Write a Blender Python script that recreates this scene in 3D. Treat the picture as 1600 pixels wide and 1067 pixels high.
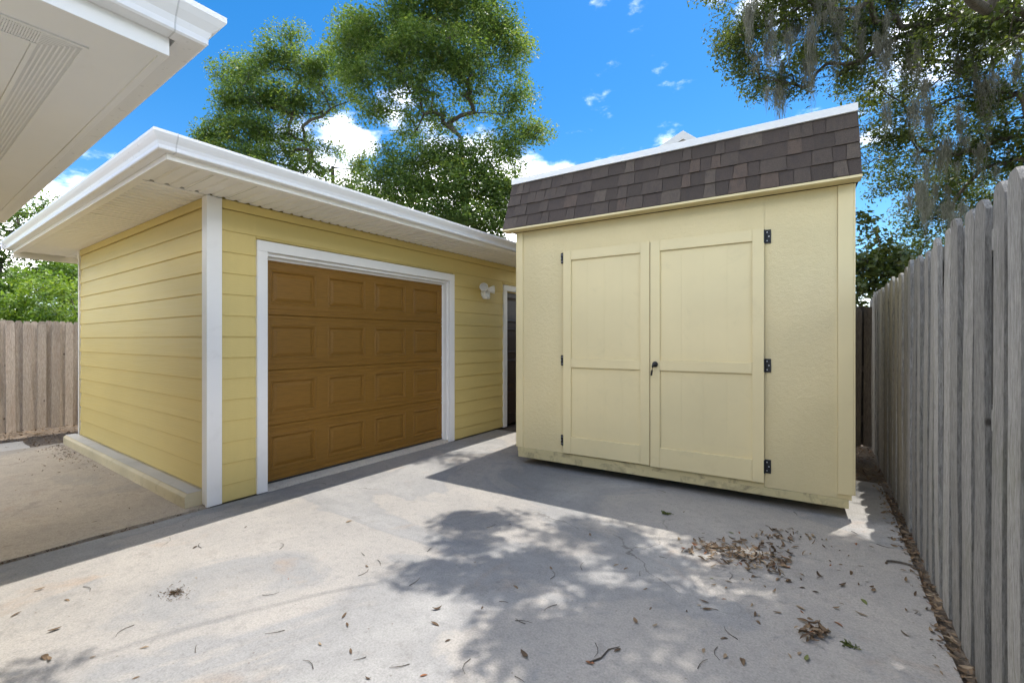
import bpy, math, random
import numpy as np
from mathutils import Vector, Matrix
R = math.radians
random.seed(7); rng = np.random.default_rng(7)
for o in list(bpy.data.objects): bpy.data.objects.remove(o)
S = bpy.context.scene
COL = S.collection

# ------------------------------------------------------------------ camera
CAMH, FPX, CYP, YAW = 1.42, 698.2, 531.74, 34.807
cam = bpy.data.objects.new('camera', bpy.data.cameras.new('camera')); COL.objects.link(cam)
cam.location = (0, 0, CAMH); cam.rotation_euler = (R(90), 0, R(YAW))
cam.data.sensor_width = 36; cam.data.lens = FPX/1600*36; cam.data.shift_y = -(533.5-CYP)/1600
cam.data.clip_start = .05; cam.data.clip_end = 2000
S.camera = cam
CC, SS = math.cos(R(YAW)), math.sin(R(YAW))
def at(u, v, D):          # a point of the photograph at a chosen depth in metres
    x, z = (u-800)/FPX, -(v-CYP)/FPX
    return np.array([D*(x*CC-SS), D*(x*SS+CC), CAMH+D*z])
def gnd(u, v, z=0.0):     # ... on the ground
    return at(u, v, (z-CAMH)/(-(v-CYP)/FPX))
# ------------------------------------------------------------------ light
SUN = Vector((.13, .295, 1)).normalized()
world = bpy.data.worlds.new('World'); S.world = world; world.use_nodes = True
wn, wl = world.node_tree.nodes, world.node_tree.links
wn.clear()
wo = wn.new('ShaderNodeOutputWorld'); bg = wn.new('ShaderNodeBackground'); wl.new(bg.outputs[0], wo.inputs[0])
sky = wn.new('ShaderNodeTexSky'); sky.sky_type = 'NISHITA'; sky.sun_disc = False
sky.sun_elevation = math.asin(SUN.z); sky.sun_rotation = math.atan2(SUN.x, SUN.y)
sky.air_density = 1.0; sky.dust_density = .3; sky.ozone_density = 3.0
bg.inputs['Strength'].default_value = .15
SKY_SAT, SKY_VAL, CLOUD = 1.4, .56, 40.0  # cloud brightness raised far beyond white as added fill light for the shade
CLOC = (.26, 16.75, 5.19)
def W(t, **kw):
    n = wn.new(t)
    for k, v in kw.items(): setattr(n, k, v)
    return n
hs = W('ShaderNodeHueSaturation'); hs.inputs['Saturation'].default_value = SKY_SAT; hs.inputs['Value'].default_value = SKY_VAL
wl.new(sky.outputs[0], hs.inputs['Color'])
tc = W('ShaderNodeTexCoord')
nz = W('ShaderNodeTexNoise'); nz.inputs['Scale'].default_value = 2.0; nz.inputs['Detail'].default_value = 9; nz.inputs['Roughness'].default_value = .58
mp = W('ShaderNodeMapping'); mp.inputs['Scale'].default_value = (1, 1, 2.2); mp.inputs['Location'].default_value = CLOC
wl.new(tc.outputs['Generated'], mp.inputs[0]); wl.new(mp.outputs[0], nz.inputs['Vector'])
acc = nz.outputs['Fac']
CLOUDS = [(548, 205, .08, .05), (1420, 300, .3, -.07), (412, 45, .05, .10), (1370, 330, .12, .12), (1045, 218, .05, .06), (270, 170, .3, -.14), (1080, -20, .12, -.05)]
for (u, v, r, a) in CLOUDS:
    d = Vector(at(u, v, 10)-np.array([0, 0, CAMH])).normalized()
    vd = W('ShaderNodeVectorMath', operation='DISTANCE'); vd.inputs[1].default_value = d; wl.new(tc.outputs['Generated'], vd.inputs[0])
    mr = W('ShaderNodeMapRange', interpolation_type='SMOOTHSTEP'); mr.inputs['From Min'].default_value = 0; mr.inputs['From Max'].default_value = r
    mr.inputs['To Min'].default_value = a; mr.inputs['To Max'].default_value = 0; wl.new(vd.outputs['Value'], mr.inputs['Value'])
    ad = W('ShaderNodeMath', operation='ADD'); wl.new(acc, ad.inputs[0]); wl.new(mr.outputs[0], ad.inputs[1]); acc = ad.outputs[0]
rp = W('ShaderNodeMapRange', interpolation_type='SMOOTHSTEP'); rp.inputs['From Min'].default_value = .502; rp.inputs['From Max'].default_value = .74
wl.new(acc, rp.inputs['Value'])
mx = W('ShaderNodeMix', data_type='RGBA'); wl.new(rp.outputs[0], mx.inputs['Factor']); wl.new(hs.outputs[0], mx.inputs['A'])
mx.inputs['B'].default_value = (CLOUD, CLOUD, CLOUD*1.02, 1)
wl.new(mx.outputs['Result'], bg.inputs['Color'])
sun = bpy.data.objects.new('sun', bpy.data.lights.new('sun', 'SUN')); COL.objects.link(sun)
sun.data.energy = 2.0; sun.data.angle = R(.53); sun.data.color = (1, .975, .94)
sun.rotation_euler = SUN.to_track_quat('Z', 'Y').to_euler(); sun.location = (3, 8, 20)
S.render.engine = 'CYCLES'; S.cycles.max_bounces = 10; S.cycles.diffuse_bounces = 6
S.view_settings.view_transform = 'Standard'; S.view_settings.look = 'None'; S.view_settings.gamma = 1
S.view_settings.use_curve_mapping = False
S.view_settings.exposure = 1.5
S.view_settings.use_white_balance = True; S.view_settings.white_balance_temperature = 6850

# ------------------------------------------------------------------ materials
MATS = {}
class NT:
    def __init__(s, name):
        s.m = bpy.data.materials.new(name); s.m.use_nodes = True
        s.n, s.l = s.m.node_tree.nodes, s.m.node_tree.links
        s.b = s.n['Principled BSDF']; s.out = s.n['Material Output']; MATS[name] = s.m
        s.tc = s.n.new('ShaderNodeTexCoord'); s.oi = s.n.new('ShaderNodeObjectInfo')
    def new(s, t, **kw):
        n = s.n.new(t)
        for k, v in kw.items(): setattr(n, k, v)
        return n
    def coord(s, scale=(1, 1, 1), kind='Object', rnd=0.0):
        m = s.new('ShaderNodeMapping'); m.inputs['Scale'].default_value = scale
        s.l.new(s.tc.outputs[kind], m.inputs[0])
        if rnd:
            mu = s.new('ShaderNodeMath', operation='MULTIPLY'); mu.inputs[1].default_value = rnd
            s.l.new(s.oi.outputs['Random'], mu.inputs[0]); cb = s.new('ShaderNodeCombineXYZ')
            for i in range(3): s.l.new(mu.outputs[0], cb.inputs[i])
            s.l.new(cb.outputs[0], m.inputs['Location'])
        return m.outputs[0]
    def noise(s, vec, scale, detail=4, rough=.55, dist=0.0):
        n = s.new('ShaderNodeTexNoise'); n.inputs['Scale'].default_value = scale; n.inputs['Detail'].default_value = detail
        n.inputs['Roughness'].default_value = rough; n.inputs['Distortion'].default_value = dist
        s.l.new(vec, n.inputs['Vector']); return n.outputs['Fac']
    def ramp(s, fac, stops):
        n = s.new('ShaderNodeValToRGB'); e = n.color_ramp.elements
        while len(e) < len(stops): e.new(.5)
        for q, (p, c) in zip(e, stops):
            q.position = p; q.color = (*c, 1) if len(c) == 3 else c
        s.l.new(fac, n.inputs[0]); return n.outputs['Color']
    def rng(s, fac, a, b, lo=0., hi=1.):
        n = s.new('ShaderNodeMapRange'); n.inputs['From Min'].default_value = a; n.inputs['From Max'].default_value = b
        n.inputs['To Min'].default_value = lo; n.inputs['To Max'].default_value = hi; s.l.new(fac, n.inputs['Value']); return n.outputs[0]
    def mix(s, fac, a, b, mode='MIX'):
        n = s.new('ShaderNodeMix', data_type='RGBA', blend_type=mode)
        for v, k in ((fac, 'Factor'), (a, 'A'), (b, 'B')):
            if isinstance(v, (int, float)): n.inputs[k].default_value = v
            elif isinstance(v, tuple): n.inputs[k].default_value = (*v, 1) if len(v) == 3 else v
            else: s.l.new(v, n.inputs[k])
        return n.outputs['Result']
    def col(s, c):
        if isinstance(c, tuple): s.b.inputs['Base Color'].default_value = (*c, 1)
        else: s.l.new(c, s.b.inputs['Base Color'])
    def rough(s, r):
        if isinstance(r, (int, float)): s.b.inputs['Roughness'].default_value = r
        else: s.l.new(r, s.b.inputs['Roughness'])
    def bump(s, h, strength=.3, dist=.01):
        n = s.new('ShaderNodeBump'); n.inputs['Strength'].default_value = strength; n.inputs['Distance'].default_value = dist
        s.l.new(h, n.inputs['Height']); s.l.new(n.outputs[0], s.b.inputs['Normal'])

def paint(name, c, rough=.5, var=.06, bump=.15, bscale=60, dirt=None, stretch=(1, 1, 1), dlo=.56):
    t = NT(name); v = t.coord(stretch, rnd=9)
    big = t.noise(t.coord(), 1.3, 5); fine = t.noise(v, bscale, 4)
    lo = tuple(x*(1-var*2) for x in c); hi = tuple(min(.9, x*(1+var)) for x in c)
    k = t.ramp(big, [(.3, lo), (.7, hi)])
    if dirt:
        dn = t.noise(t.coord((1, 1, 1), rnd=5), 5, 8, .7, .6)
        k = t.mix(t.rng(dn, dlo, dlo+.2, 0, dirt), k, (.16, .13, .09))
    t.col(k); t.rough(t.rng(fine, .3, .7, rough-.06, rough+.1)); t.bump(fine, bump, .003); t.b.inputs['Specular IOR Level'].default_value = .35
    return t.m
paint('white_trim', (.80, .79, .77), .5, .02, .1, 90, .10)
paint('gutter_white', (.80, .80, .80), .32, .01, .03, 40, .03)
paint('soffit_cream', (.86, .84, .79), .5, .02, .05, 90, .05)
paint('soffit_white', (.85, .855, .86), .5, .02, .05, 90, .05)
paint('siding_yellow', (.63, .495, .185), .5, .04, .35, 26, .07, (.25, .25, 6))
paint('shed_cream', (.59, .515, .285), .55, .03, .3, 120, .06)
paint('shed_trim', (.73, .615, .355), .5, .03, .12, 60, .10)
paint('skid_cream', (.60, .51, .28), .6, .06, .3, 40, .8, (1, 1, 1), .5)
paint('black_metal', (.018, .018, .02), .4, .1, .1, 80)
paint('steel', (.6, .6, .6), .35, .02, .05, 80)
paint('lamp_plastic', (.87, .87, .86), .35, .02, .05, 80)
paint('dark_door', (.045, .03, .022), .45, .15, .2, 40)
paint('curb_paint', (.60, .52, .34), .7, .1, .5, 50, .4)
paint('curb_top', (.55, .53, .48), .8, .06, .4, 50, .35)
paint('gap_black', (.02, .02, .02), .9, .1, .1, 40)
paint('grey_siding', (.35, .36, .40), .6, .05, .1, 40)
paint('roof_grey', (.22, .21, .21), .8, .1, .3, 60)
paint('rubber', (.03, .03, .03), .7, .1, .1, 60)
# stucco-like shed panel
t = NT('shed_panel'); v = t.coord(); f1 = t.noise(v, 28, 3, .5, .4); f2 = t.noise(v, 130, 3)
t.col(t.mix(t.rng(t.noise(t.coord((1, 1, .5)), 1.6, 6, .6), .3, .75), (.67, .56, .315), (.74, .625, .365)))
ad = t.new('ShaderNodeMath', operation='ADD'); t.l.new(f1, ad.inputs[0]); t.l.new(f2, ad.inputs[1])
t.bump(ad.outputs[0], .8, .008); t.rough(.55); t.b.inputs['Specular IOR Level'].default_value = .35
# brown garage door with embossed grain
t = NT('door_brown'); v = t.coord((40, 1.6, 40)); g = t.noise(v, 3.0, 6, .6, .8)
t.col(t.mix(t.rng(g, .3, .7), (.175, .085, .014), (.255, .128, .024))); t.rough(t.rng(g, .3, .7, .42, .56)); t.bump(g, .45, .004); t.b.inputs['Specular IOR Level'].default_value = .25
# concrete
def concrete(name, a, b, tan, dark, seed):
    t = NT(name); v = t.coord()
    m = t.new('ShaderNodeMapping'); m.inputs['Location'].default_value = (seed, seed*.7, 0); t.l.new(t.tc.outputs['Object'], m.inputs[0]); v = m.outputs[0]
    big = t.noise(v, .55, 7, .6, .9); mid = t.noise(v, 2.3, 8, .65, .5); fine = t.noise(v, 95, 4, .7); st = t.noise(v, 1.15, 9, .62, 1.4)
    k = t.ramp(big, [(.40, a), (.475, b), (.505, tan), (.62, tan)])
    k = t.mix(t.rng(mid, .35, .75, 0, .5), k, tuple(x*.78 for x in b))
    k = t.mix(t.rng(st, .60, .72, 0, .32), k, (.33, .215, .13))
    k = t.mix(t.rng(t.noise(v, 3.6, 9, .7, .3), .58, .8, 0, dark), k, (.16, .14, .12))
    k = t.mix(.4, k, t.ramp(fine, [(.3, (.42, .42, .42)), (.62, (1.2, 1.2, 1.2))]), 'MULTIPLY')
    k = t.mix(t.rng(t.noise(v, 17, 8, .75, .2), .5, .75, 0, .5), k, tuple(x*.5 for x in b))
    k = t.mix(t.rng(t.noise(v, 45, 5, .7), .58, .72, 0, .55), k, (.13, .12, .11))
    vo = t.new('ShaderNodeTexVoronoi'); vo.inputs['Scale'].default_value = 16; t.l.new(v, vo.inputs['Vector'])
    sp = t.rng(vo.outputs['Distance'], .03, .10, .8, 0)
    gate = t.rng(t.noise(v, 7, 2), .5, .56)
    mm = t.new('ShaderNodeMath', operation='MULTIPLY'); t.l.new(sp, mm.inputs[0]); t.l.new(gate, mm.inputs[1])
    k = t.mix(mm.outputs[0], k, (.13, .10, .07))
    nd = t.new('ShaderNodeTexNoise'); nd.inputs['Scale'].default_value = 2.2; nd.inputs['Detail'].default_value = 6; t.l.new(v, nd.inputs['Vector'])
    vm = t.new('ShaderNodeVectorMath', operation='MULTIPLY_ADD'); t.l.new(nd.outputs['Color'], vm.inputs[0]); vm.inputs[1].default_value = (.55, .55, .55); t.l.new(v, vm.inputs[2])
    ve = t.new('ShaderNodeTexVoronoi', feature='DISTANCE_TO_EDGE'); ve.inputs['Scale'].default_value = .33; t.l.new(vm.outputs[0], ve.inputs['Vector'])
    gc = t.rng(t.noise(v, .8, 2), .5, .58); ck = t.new('ShaderNodeMath', operation='MULTIPLY'); t.l.new(t.rng(ve.outputs['Distance'], .0, .0022, .7, 0), ck.inputs[0]); t.l.new(gc, ck.inputs[1])
    k = t.mix(ck.outputs[0], k, (.08, .07, .06))
    t.col(k); t.rough(.85); t.b.inputs['Specular IOR Level'].default_value = .25
    h = t.new('ShaderNodeMath', operation='ADD'); t.l.new(fine, h.inputs[0]); t.l.new(mid, h.inputs[1]); t.bump(h.outputs[0], .35, .006)
concrete('concrete', (.34, .335, .322), (.275, .273, .268), (.35, .33, .302), .55, 3.0)
concrete('patio_concrete', (.46, .40, .315), (.40, .35, .28), (.47, .395, .30), 1.0, 11.0)
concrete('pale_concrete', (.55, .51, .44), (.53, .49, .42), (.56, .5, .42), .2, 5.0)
# soil, gravel
t = NT('soil'); v = t.coord(); n1 = t.noise(v, 3, 8, .7); n2 = t.noise(v, 60, 6, .7)
t.col(t.mix(t.rng(n1, .35, .65), t.ramp(n2, [(.3, (.05, .035, .025)), (.7, (.17, .13, .095))]), t.ramp(n2, [(.3, (.12, .09, .06)), (.7, (.3, .24, .18))])))
t.rough(.95); t.bump(n2, .8, .02)
t = NT('grass_ground'); v = t.coord(); n1 = t.noise(v, .6, 6, .6); n2 = t.noise(v, 30, 6, .7)
t.col(t.mix(t.rng(n1, .35, .65), t.ramp(n2, [(.3, (.03, .05, .012)), (.7, (.09, .12, .03))]), t.ramp(n2, [(.3, (.1, .08, .05)), (.7, (.2, .16, .1))])))
t.rough(.95); t.bump(n2, .6, .03)
# asphalt shingles
for i, c in enumerate([(.056, .042, .034), (.074, .056, .045), (.096, .074, .058), (.062, .046, .038), (.092, .065, .05)]):
    t = NT('shingle_%d' % i); v = t.coord(rnd=7); g = t.noise(v, 240, 3, .7); b_ = t.noise(t.coord((9, 9, 1.5), rnd=7), 3, 5, .6)
    k = t.mix(t.rng(g, .3, .7), tuple(x*.55 for x in c), tuple(x*1.45 for x in c))
    k = t.mix(t.rng(b_, .5, .75, 0, .55), k, (.035, .03, .032)); t.col(k); t.rough(.92); t.bump(g, .6, .003)
# weathered fence boards
def fencewood(name, lo, hi, tint, green):
    t = NT(name); v = t.coord((1, 1, .11), rnd=37); g = t.noise(v, 120, 9, .8, .3); s_ = t.noise(t.coord((1, 1, .12), rnd=23), 9, 6, .6)
    k = t.ramp(g, [(.3, lo), (.5, tuple((a+b)/2 for a, b in zip(lo, hi))), (.7, hi)])
    k = t.mix(t.rng(s_, .5, .8, 0, .55), k, tint)
    k = t.mix(t.rng(t.noise(t.coord((1, 1, .3), rnd=11), 5, 6, .6), .55, .75, 0, green), k, (.17, .175, .07))
    vo = t.new('ShaderNodeTexVoronoi'); vo.inputs['Scale'].default_value = 5; t.l.new(t.coord((1, 1, .6), rnd=19), vo.inputs['Vector'])
    k = t.mix(t.rng(vo.outputs['Distance'], .03, .07, .8, 0), k, (.05, .04, .03))
    hsv = t.new('ShaderNodeHueSaturation'); t.l.new(k, hsv.inputs['Color']); t.l.new(t.rng(t.oi.outputs['Random'], 0, 1, .66, 1.15), hsv.inputs['Value'])
    t.col(hsv.outputs[0]); t.rough(.92); t.bump(g, 1.0, .012); t.b.inputs['Specular IOR Level'].default_value = .15
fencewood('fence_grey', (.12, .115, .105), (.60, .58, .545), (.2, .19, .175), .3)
fencewood('fence_grey_recess_shade', (.06, .056, .05), (.27, .26, .24), (.09, .085, .075), .3)  # darker copy for back pickets; recess shade put into the colour
fencewood('fence_brown', (.28, .22, .175), (.72, .635, .55), (.42, .30, .235), .15)
fencewood('fence_dark', (.05, .04, .035), (.17, .145, .12), (.05, .04, .03), .2)
# bark / moss / leaves
t = NT('bark'); g = t.noise(t.coord((1, 1, .25)), 22, 7, .7); t.col(t.ramp(g, [(.3, (.035, .028, .022)), (.7, (.15, .125, .10))])); t.rough(.95); t.bump(g, .8, .02)
t = NT('moss'); g = t.noise(t.coord(rnd=5), 14, 4); t.col(t.ramp(g, [(.3, (.14, .135, .105)), (.7, (.29, .28, .22))])); t.rough(1.0)
tr = t.new('ShaderNodeBsdfTranslucent'); tr.inputs[0].default_value = (.3, .3, .24, 1); ms = t.new('ShaderNodeMixShader'); ms.inputs[0].default_value = .35
t.l.new(t.b.outputs[0], ms.inputs[1]); t.l.new(tr.outputs[0], ms.inputs[2]); t.l.new(ms.outputs[0], t.out.inputs[0])
def leafmat(name, stops, trans=.4, rough=.45, gain=1.6):
    t = NT(name); a = t.new('ShaderNodeAttribute', attribute_name='tint')
    k = t.ramp(a.outputs['Fac'], stops); t.col(k); t.rough(rough); t.b.inputs['Specular IOR Level'].default_value = .4
    tr = t.new('ShaderNodeBsdfTranslucent'); t.l.new(t.mix(1.0, k, (gain*1.15, gain*1.1, gain*.5), 'MULTIPLY'), tr.inputs[0])
    ms = t.new('ShaderNodeMixShader'); ms.inputs[0].default_value = trans
    t.l.new(t.b.outputs[0], ms.inputs[1]); t.l.new(tr.outputs[0], ms.inputs[2]); t.l.new(ms.outputs[0], t.out.inputs[0])
leafmat('leaf_camphor', [(0, (.05, .095, .028)), (.4, (.105, .175, .05)), (.75, (.175, .25, .07)), (1, (.33, .33, .10))], .45, .45, 1.5)
leafmat('leaf_oak', [(0, (.04, .062, .02)), (.5, (.085, .118, .035)), (.9, (.15, .185, .05)), (1, (.22, .22, .07))], .42)
leafmat('leaf_bright', [(0, (.06, .12, .02)), (.5, (.12, .21, .035)), (1, (.22, .30, .06))], .4)
leafmat('leaf_vine', [(0, (.03, .05, .014)), (.6, (.075, .10, .03)), (1, (.17, .17, .05))], .3, .35)
leafmat('leaf_dry', [(0, (.05, .03, .018)), (.35, (.12, .075, .042)), (.65, (.20, .135, .08)), (.9, (.32, .25, .17)), (1, (.24, .10, .045))], .1, .7, 1.0)
leafmat('leaf_fallen_green', [(0, (.07, .10, .03)), (1, (.17, .19, .06))], .2, .6, 1.0)

# ------------------------------------------------------------------ mesh helpers
class MB:
    def __init__(s): s.v, s.f, s.sm = [], [], []
    def add(s, vs, fs, smooth=False):
        o = len(s.v); s.v += [tuple(map(float, p)) for p in vs]; s.f += [tuple(i+o for i in q) for q in fs]; s.sm += [smooth]*len(fs); return s
    def box(s, x0, x1, y0, y1, z0, z1):
        return s.add([(x0, y0, z0), (x1, y0, z0), (x1, y1, z0), (x0, y1, z0), (x0, y0, z1), (x1, y0, z1), (x1, y1, z1), (x0, y1, z1)],
                     [(3, 2, 1, 0), (4, 5, 6, 7), (0, 1, 5, 4), (1, 2, 6, 5), (2, 3, 7, 6), (3, 0, 4, 7)])
    def sweep(s, prof, p0, p1, fn, caps=True, smooth=False):   # profile points placed by fn(pt, end)
        n = len(prof); a = [fn(q, p0) for q in prof]; b = [fn(q, p1) for q in prof]
        fs = [(i, (i+1) % n, n+(i+1) % n, n+i) for i in range(n)]
        if caps: fs += [tuple(range(n-1, -1, -1)), tuple(range(n, 2*n))]
        return s.add(a+b, fs, smooth)
    def tube(s, pts, rad, n=8, cap=True, smooth=True):
        pts = [Vector(p) for p in pts]; rad = rad if hasattr(rad, '__len__') else [rad]*len(pts); vs = []; fs = []
        for i, p in enumerate(pts):
            d = (pts[min(i+1, len(pts)-1)]-pts[max(i-1, 0)]).normalized()
            a = d.cross(Vector((0, 0, 1)) if abs(d.z) < .95 else Vector((1, 0, 0))).normalized(); b = d.cross(a)
            for k in range(n):
                w = 2*math.pi*k/n; vs.append(p+(a*math.cos(w)+b*math.sin(w))*rad[i])
        for i in range(len(pts)-1):
            for k in range(n): fs.append((i*n+k, i*n+(k+1) % n, (i+1)*n+(k+1) % n, (i+1)*n+k))
        s.add(vs, fs, smooth)
        if cap:
            m = len(pts)-1; s.add(vs[:n], [tuple(range(n-1, -1, -1))]); s.add(vs[m*n:], [tuple(range(n))])
        return s
    def lathe(s, prof, c, axis, n=20):   # prof (r, t) along axis from c
        ax = Vector(axis).normalized(); a = ax.cross(Vector((0, 0, 1)) if abs(ax.z) < .9 else Vector((1, 0, 0))).normalized(); b = ax.cross(a); vs = []; fs = []
        for r, h in prof:
            for k in range(n):
                w = 2*math.pi*k/n; vs.append(Vector(c)+ax*h+(a*math.cos(w)+b*math.sin(w))*r)
        for i in range(len(prof)-1):
            for k in range(n): fs.append((i*n+k, i*n+(k+1) % n, (i+1)*n+(k+1) % n, (i+1)*n+k))
        return s.add(vs, fs, True)
    def mesh(s, name):
        me = bpy.data.meshes.new(name); me.from_pydata(s.v, [], s.f); me.polygons.foreach_set('use_smooth', s.sm); me.update(); return me
def link(name, me, mat=None, parent=None, loc=None, bevel=0):
    o = bpy.data.objects.new(name, me); COL.objects.link(o)
    if mat and not me.materials: me.materials.append(MATS[mat])
    if parent: o.parent = parent
    if loc is not None: o.location = loc
    if bevel:
        b = o.modifiers.new('bevel', 'BEVEL'); b.width = bevel; b.segments = 2; b.limit_method = 'ANGLE'; b.angle_limit = R(40)
    return o
def obj(name, mb, mat, parent=None, loc=None, bevel=0): return link(name, mb.mesh(name), mat, parent, loc, bevel)
def boxo(name, b, mat, parent=None, bevel=.003): return obj(name, MB().box(*b), mat, parent, None, bevel)
def thing(name, label, cat, loc=(0, 0, 0), rz=0, group=None):
    o = bpy.data.objects.new(name, None); COL.objects.link(o); o.location = loc; o.rotation_euler = (0, 0, rz); o.empty_display_size = .2
    return tag(o, label, cat, group)
def tag(o, label, cat, group=None):
    o['label'] = label; o['category'] = cat
    if group: o['group'] = group
    return o
def struct(name, mb, mat):
    o = obj(name, mb, mat); o['kind'] = 'structure'; return o

# ------------------------------------------------------------------ ground
def sheet(x0, x1, y0, y1, z, nx, ny, amp=0, skirt=.08, jag=0):
    m = MB(); vs = []; fs = []
    for j in range(ny+1):
        for i in range(nx+1):
            x = x0+(x1-x0)*i/nx; y = y0+(y1-y0)*j/ny
            if jag and i in (0, nx): x += random.uniform(-jag, jag)
            if jag and j in (0, ny): y += random.uniform(-jag, jag)
            vs.append((x, y, z+random.uniform(-amp, amp)))
    w = nx+1
    for j in range(ny):
        for i in range(nx): fs.append((j*w+i, j*w+i+1, (j+1)*w+i+1, (j+1)*w+i))
    m.add(vs, fs, True)
    if skirt:
        loop = [i for i in range(w)]+[j*w+nx for j in range(1, ny+1)]+[ny*w+i for i in range(nx-1, -1, -1)]+[j*w for j in range(ny-1, 0, -1)]
        top = [vs[i] for i in loop]; bot = [(a, b, z-skirt) for a, b, _ in top]; n = len(loop)
        m.add(top+bot, [(i, n+i, n+(i+1) % n, (i+1) % n) for i in range(n)])
    return m
struct('ground', MB().add([(-400, -400, -.09), (400, -400, -.09), (400, 400, -.09), (-400, 400, -.09)], [(0, 1, 2, 3)]), 'grass_ground')
struct('soil_bed', sheet(-11.5, 3, -4, 12, -.035, 60, 60, .012, .04), 'soil')
struct('driveway', sheet(-4.268, .475, -12, 5.72, 0, 40, 120, .0008, .12, .006), 'concrete')
struct('patio', sheet(-8.55, -4.292, -5, 1.66, .014, 60, 60, .0015, .12, .010), 'patio_concrete')
struct('painted_sun_pad', sheet(-9.25, -8.56, -5, 1.22, .004, 10, 40, .001, .12, .012), 'pale_concrete')  # pale colour paints in a sunlit strip that the sun leaves shaded

# ------------------------------------------------------------------ garage
XG, Y0, XB, YE = -4.28, 1.639, -8.35, 9.2
ZS = 2.652
G = thing('garage', 'yellow lap-sided garage with white gutter and brown panelled door', 'garage', (XG, Y0, 0))
GI = Matrix.Translation((-XG, -Y0, 0))
def gp(name, mb, mat, parent=G, bevel=0):      # garage parts are written in world coordinates
    o = obj(name, mb, mat, parent, None, bevel); o.matrix_parent_inverse = GI if parent is G else Matrix(); return o
def gsub(name, mb, mat, parent, bevel=0):
    o = obj(name, mb, mat, parent, None, bevel); return o
# solid core walls, set behind the boards
core = MB()
core.box(XB+.03, XG-.15, Y0+.03, Y0+.12, .0, ZS+.02)          # side wall
core.box(XB+.03, XB+.12, Y0+.12, YE, 0, ZS+.02)              # rear wall
core.box(XB+.12, XG-.15, YE-.1, YE, 0, ZS+.02)
core.box(XG-.15, XG-.03, Y0+.03, 2.10, .0, ZS+.02)
core.box(XG-.15, XG-.03, 2.10, 4.62, 2.22, ZS+.02)
core.box(XG-.15, XG-.03, 4.62, 5.98, .0, ZS+.02)
core.box(XG-.15, XG-.03, 5.98, 6.92, 2.22, ZS+.02)
core.box(XG-.15, XG-.03, 6.92, YE, .0, ZS+.02)
gp('wall', core, 'siding_yellow')
# lap boards: one shared unit board per direction, scaled to length
EXP = .1855
def board_mesh(axis):
    m = MB(); prof = [(-.026, 0), (-.004, 0), (-.0025, .004), (-.015, EXP+.012), (-.026, EXP+.012)]   # (out, z)
    if axis == 'Y': m.sweep(prof, 0, 1, lambda q, e: (q[0], e, q[1]))
    else: m.sweep(prof, 0, 1, lambda q, e: (-e, -q[0], q[1]))
    me = m.mesh('siding_board'); me.materials.append(MATS['siding_yellow']); return me
BY, BX = board_mesh('Y'), board_mesh('X')
def boards(axis, a, b, z0, z1):
    k = 0
    while True:
        zb = 2.38-EXP*(13-k); k += 1
        if zb > z1-.02: break
        if zb+EXP < z0+.01: continue
        h = min(EXP+.012, z1-zb)
        o = bpy.data.objects.new('siding_board', BY if axis == 'Y' else BX); COL.objects.link(o); o.parent = G
        zb2 = max(zb, z0+.012); sc = (min(zb+EXP+.012, z1)-zb2)/(EXP+.012)
        if axis == 'Y': o.location = (0, a-Y0, zb2); o.scale = (1, b-a, sc)
        else: o.location = (a-XG, .0, zb2); o.scale = (a-b, 1, sc)
boards('Y', 1.741, 2.036, -.004, 2.565); boards('Y', 2.036, 4.712, 2.345, 2.565); boards('Y', 4.712, 5.906, .0, 2.565)
boards('Y', 5.906, 6.99, 2.326, 2.565); boards('Y', 6.99, YE, 0, 2.565); boards('X', -4.364, XB+.03, .13, 2.565)
gp('frieze_board', MB().box(XG-.026, XG-.001, 1.741, YE, 2.572, ZS-.003), 'siding_yellow', bevel=.002)
gp('frieze_board', MB().box(XB+.03, -4.364, Y0+.001, Y0+.026, 2.572, ZS-.003), 'siding_yellow', bevel=.002)
# white corner boards
gp('corner_board', MB().box(XG-.02, XG+.014, Y0-.014, 1.743, .008, ZS-.002), 'white_trim', bevel=.003)
gp('corner_board', MB().box(-4.366, XG-.0205, Y0-.013, Y0+.02, .02, ZS-.002), 'white_trim', bevel=.003)
gp('corner_board', MB().box(XB, XB+.032, Y0-.012, Y0+.06, .13, ZS-.002), 'white_trim', bevel=.003)
# garage door casing: two legs and a head, each with a stepped jamb behind
gp('door_casing', MB().box(XG-.02, XG+.018, 2.034, 2.129, .006, 2.246), 'white_trim', bevel=.003)
gp('door_casing', MB().box(XG-.02, XG+.018, 4.612, 4.714, .006, 2.246), 'white_trim', bevel=.003)
gp('door_casing', MB().box(XG-.02, XG+.0185, 2.034, 4.714, 2.2465, 2.345), 'white_trim', bevel=.003)
gp('door_jamb', MB().box(XG-.14, XG-.0205, 2.105, 2.138, .03, 2.215), 'white_trim', bevel=.002)
gp('door_jamb', MB().box(XG-.14, XG-.0205, 4.590, 4.62, .03, 2.215).box(XG-.125, XG-.085, 4.572, 4.5895, .03, 2.20), 'white_trim', bevel=.002)
gp('door_jamb', MB().box(XG-.14, XG-.0205, 2.105, 4.62, 2.2155, 2.245).box(XG-.125, XG-.085, 2.14, 4.57, 2.19, 2.215), 'white_trim', bevel=.002)
# sill strip in front of the door
m = MB(); prof = [(-4.266, -.03), (-4.266, .006), (-4.30, .022), (-4.40, .045), (-4.48, .05), (-4.48, -.03)]
m.sweep(prof, 2.131, 4.598, lambda q, e: (q[0], e, q[1])); gp('sill', m, 'pale_concrete')
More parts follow.
